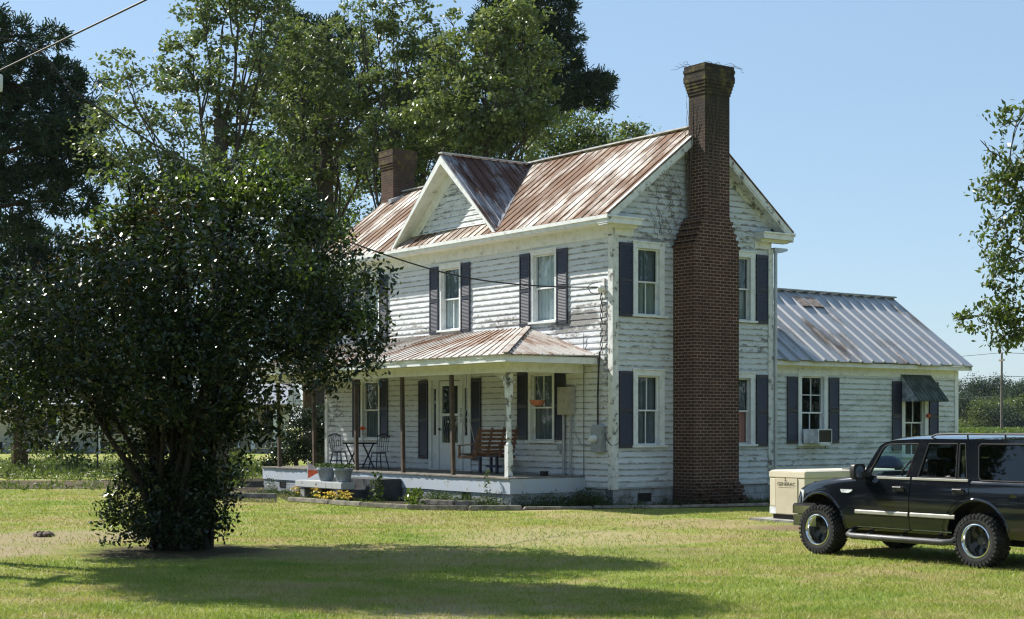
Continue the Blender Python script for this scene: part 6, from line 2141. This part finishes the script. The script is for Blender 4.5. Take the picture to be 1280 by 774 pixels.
# undergrowth trees filling low behind the bushy tree and the house
Y = 72
tree('broadleaf_tree', 'shaded leafy tree low between bushy tree and the house roof', 'tree', gz(420, Y), PX(425, 330, Y),
     [B(395, 270, Y, 1.7), B(430, 255, Y, 1.4), B(370, 300, Y, 1.6), B(410, 330, Y, 1.8), B(450, 285, Y, 1.0), B(340, 280, Y, 1.6), B(385, 380, Y, 1.9), B(440, 230, Y, .9)],
     'leaf_oak', .22, 260, 28, .32, r0=.3, group=GT)
Y = 75
tree('broadleaf_tree', 'shaded tree behind the leaning one at left of the bushy tree', 'tree', gz(290, Y), PX(290, 330, Y),
     [B(250, 290, Y, 1.8), B(300, 270, Y, 1.8), B(215, 330, Y, 1.8), B(330, 330, Y, 1.9), B(270, 360, Y, 2.0), B(180, 290, Y, 1.0)], 'leaf_oak', .22, 300, 28, .34, r0=.3, group=GT)
# pines
GP = 'dark pines behind the house'
Y = 78
pine('pine_tree', 'tall dark pine towering right of the olive trees with layered boughs', gz(672, Y), PX(655, -70, Y),
     [B(640, -10, Y, 1.5, 1, .6), B(680, 10, Y, 1.5, 1, .55), B(620, 30, Y, 1.3, 1, .55), B(700, 40, Y, 1.2, 1, .5), B(660, 50, Y, 1.6, 1, .6), B(695, 75, Y, 1.3, 1, .55), B(740, 105, Y, 1.1, 1, .5), B(715, 110, Y, 1.3, 1, .5),
      B(750, 128, Y, .7, 1, .4), B(690, 125, Y, 1.4, 1, .55), B(650, 110, Y, 1.5, 1, .6), B(680, 145, Y, 1.0, 1, .4), B(625, 85, Y, 1.3, 1, .5), B(600, 45, Y, .8), B(640, 150, Y, 1.4), B(665, -40, Y, 1.4)], GP, .42, 1500, .34, 26)
Y = 82
pine('pine_tree', 'dark pine standing between the two olive trees at left of the gable', gz(385, Y), PX(385, 15, Y),
     [B(360, 35, Y, 1.1, 1, .7), B(410, 40, Y, 1.1, 1, .7), B(385, 70, Y, 1.5), B(435, 60, Y, 1.2), B(350, 90, Y, 1.3), B(420, 110, Y, 1.5), B(380, 140, Y, 1.6), B(440, 150, Y, 1.3), B(390, 200, Y, 1.6)], GP, .42, 900, .3, 26)
Y = 80
pine('pine_tree', 'dark pine partly hidden behind the thin topped tree and far chimney', gz(545, Y), PX(550, 50, Y),
     [B(545, 75, Y, 1.1, 1, .7), B(570, 110, Y, 1.3), B(520, 130, Y, 1.3), B(560, 160, Y, 1.6), B(500, 180, Y, 1.4), B(600, 170, Y, 1.5), B(470, 210, Y, 1.4), B(540, 210, Y, 1.5)], GP, .42, 700, .3, 26)
Y = 56
pine('pine_tree', 'large dark pine filling the left edge beneath the overhead cable', gz(-20, Y), PX(-25, -25, Y),
     [B(15, 50, Y, 1.1, 1, .6), B(60, 45, Y, .7, 1, .6), B(25, 100, Y, 1.4, 1, .6), B(70, 100, Y, 1.0, 1, .6), B(110, 95, Y, .7, 1, .6), B(50, 150, Y, 1.5, 1, .6), B(100, 145, Y, 1.1, 1, .55), B(20, 190, Y, 1.5, 1, .6), B(80, 195, Y, 1.3, 1, .6), B(120, 210, Y, 1.0, 1, .5),
      B(40, 240, Y, 1.4, 1, .55), B(90, 250, Y, 1.1, 1, .5), B(10, 285, Y, 1.1, 1, .4), B(-40, 120, Y, 1.6), B(-50, 220, Y, 1.6), B(-40, 20, Y, 1.3), B(70, 170, Y - 1, 1.2, 1, .5)], GP, .36, 1250, .36, 24)
Y = 64
pine('pine_tree', 'shorter dark evergreen low at the left edge behind the bushy tree', gz(25, Y), PX(25, 270, Y),
     [B(20, 310, Y, 1.4), B(55, 320, Y, 1.3), B(-10, 350, Y, 1.5), B(70, 370, Y, 1.5), B(20, 390, Y, 1.7), B(100, 330, Y, 1.0), B(60, 430, Y, 1.8), B(-10, 440, Y, 1.8), B(120, 400, Y, 1.5), B(10, 480, Y, 1.5), B(110, 460, Y, 1.5)], GP, .38, 1200, .3, 26)
# shrub at the far end of the porch
p = PG(368, 592)
Y = p.y
tree('evergreen_shrub', 'large dark round evergreen shrub at the far end of the porch', 'shrub', (p.x, p.y, 0), PX(368, 560, Y),
     [B(360, 560, Y, .75), B(385, 545, Y, .9), B(350, 575, Y, .5, 1, .6), B(400, 570, Y, .8), B(375, 520, Y, .6), B(405, 530, Y, .8), B(338, 580, Y, .3)], 'leaf_gloss', .11, 520, 26, .16, r0=.09)
# overhanging tree at the right edge; its trunk stands outside the picture
Y = 27
tree('oak_tree', 'leafy drooping boughs of a green tree hanging in from the right edge', 'tree', gz(1490, Y), PX(1480, 240, Y),
     [B(1272, 150, Y, 0.31), B(1238, 190, Y, 0.22), B(1262, 205, Y, 0.42), B(1285, 230, Y, 0.56), B(1245, 235, Y, 0.31), B(1262, 275, Y, 0.42), B(1240, 300, Y, 0.31), B(1262, 330, Y, 0.39), B(1290, 320, Y, 0.56), B(1245, 345, Y, 0.25),
      B(1275, 385, Y, 0.48), B(1240, 392, Y, 0.34), B(1212, 398, Y, 0.24), B(1196, 402, Y, 0.13), B(1230, 410, Y, 0.22), B(1262, 415, Y, 0.31), B(1246, 432, Y, 0.17), B(1290, 410, Y, 0.49), B(1250, 160, Y, 0.11), B(1228, 178, Y, 0.08),
      B(1340, 250, Y, 1.00), B(1360, 150, Y, 1.00), B(1350, 350, Y, 0.90), B(1420, 90, Y, 1.30), B(1450, 260, Y, 1.50), B(1500, 50, Y, 1.60), B(1560, 180, Y, 1.60), B(1540, 320, Y, 1.40), B(1400, 390, Y, 0.90), B(1480, -60, Y, 1.40)],
     'leaf_oak', .125, 2300, 18, .12, r0=.28, aspect=.45, droop=1.1, up=.3)

# tall tree just outside the left edge: its shade lies across the lawn
tree('broadleaf_tree', 'tall tree just outside the left edge shading the lawn', 'tree', (-9.9, 22.9, 0), (-9.7, 22.8, 5.8),
     [(-9.3, 22.5, 6.6, 1.4, 1.6, 1.1), (-9.5, 22.2, 8.7, 1.4, 1.6, 1.1), (-9.2, 22.6, 10.0, 1.3, 1.6, 1.1), (-9.2, 22.8, 11.1, 1.0, 1.3, .8), (-10.2, 22.0, 8.0, 1.2, 1.2, 1.0), (-10.3, 23.2, 9.4, 1.3, 1.2, 1.0), (-9.4, 22.9, 5.7, 1.1, 1.2, .7)],
     'leaf_oak', .16, 1500, 26, .2, r0=.16)
# tree line beyond the field
random.seed(21)
proto = []
def far_tree(px, py_top, Y, w, label, mat='leaf_far'):
    b = PX(px, YH, Y); b.z = 0
    top = PX(px, py_top, Y).z
    bl = []
    for k in range(9):
        z = top * random.uniform(.22, .86)
        r = w * random.uniform(.22, .38) * (1.15 - .55 * z / top)
        bl.append((b.x + random.uniform(-.42, .42) * w, b.y + random.uniform(-.5, .5) * w, z, r, r, r * .8))
    bl.append((b.x, b.y, top - w * .25, w * .25, w * .25, w * .25))
    return tree('woodland_tree', label, 'tree', b, (b.x, b.y, top * .4), bl, mat, .34, 620, 34, .8, r0=.4, group='trees in the far tree line')
FAR = [(1200, 476, 262, 8.5, 'far dark tree closest to the corner of the side wing', 'needle'), (1222, 472, 266, 7.5, 'far dark round tree left of the utility pole', 'needle'), (1240, 486, 285, 6, 'lower hazy far tree just left of the utility pole', 'leaf_far'),
       (1258, 484, 262, 7.5, 'far mid green tree directly behind the utility pole', 'leaf_oak'), (1281, 475, 258, 8.5, 'tall far tree right of the utility pole', 'leaf_far'), (1211, 496, 250, 7.5, 'low mid green tree in front of the tree line near the wing', 'leaf_far'),
       (1270, 497, 248, 7, 'low pale far tree in front right of the utility pole', 'leaf_oak'), (1234, 502, 247, 7, 'low pale green far tree left of the pole at the field edge', 'leaf_oak'), (1250, 508, 245, 6.5, 'lowest dark bushy tree at the field edge behind the pole', 'leaf_far')]
for f in FAR: far_tree(*f)
proto = [o for o in bpy.data.objects if o.name.startswith('woodland_tree') and o.parent is None]
for k in range(4):
    src = proto[k % len(proto)]
    c = copy_tree(src)
    px = 1310 + k * 26 if k < 8 else 1185 - (k - 8) * 34
    q = PX(px, YH, 258 + (k * 7) % 20)
    c.location = (q.x, q.y, 0); c.rotation_euler = (0, 0, k * 1.3)
    c['label'] = 'tree of the far tree line hidden beyond the right edge' if k < 8 else 'tree of the far tree line hidden behind the side wing'
# woods on the other side of the road, behind the camera: the panes and the car mirror them
q = []
for k in range(46):
    x = -75 + k * 3.6 + random.uniform(-2, 2); y = -34 + random.uniform(-8, 8); h = random.uniform(9, 16)
    for _ in range(260):
        z = random.uniform(.5, h)
        q.append((x + random.gauss(0, 1.7), y + random.gauss(0, 1.7), z))
for k in range(34):
    y = -14 + k * 2.6; x = -50 - max(0, y - 45) * .5 + random.uniform(-6, 4); h = random.uniform(9, 15)
    for _ in range(260): q.append((x + random.gauss(0, 1.7), y + random.gauss(0, 1.7), random.uniform(.3, h)))
for k in range(26):
    y = -30 + k * 3.6; x = 66 + random.uniform(-7, 7); h = random.uniform(9, 15)
    for _ in range(260): q.append((x + random.gauss(0, 1.7), y + random.gauss(0, 1.7), random.uniform(.5, h)))
tag(raw_mesh('roadside_woods', leaf_quads(np.array(q), 1.5, .7), 4, 'needle'), 'leafy woods across the road mirrored in the window panes', 'woods', kind='stuff')

# ------------------------------------------------------------------ summer haze between here and the far trees
t = NT('haze_air')
pv_ = t.n('ShaderNodeVolumePrincipled')
pv_.inputs['Color'].default_value = (.86, .93, 1.0, 1)
pv_.inputs['Density'].default_value = .00008
pv_.inputs['Anisotropy'].default_value = 0
t.t.links.new(pv_.outputs[0], t.out.inputs['Volume'])
mb = MB(); mb.box(-140, 240, -60, 380, -1.0, 42)
hz_o = mb.build('haze', t.mat)
tag(hz_o, 'thin pale summer haze filling the air over the lawn and field', 'haze', kind='stuff')
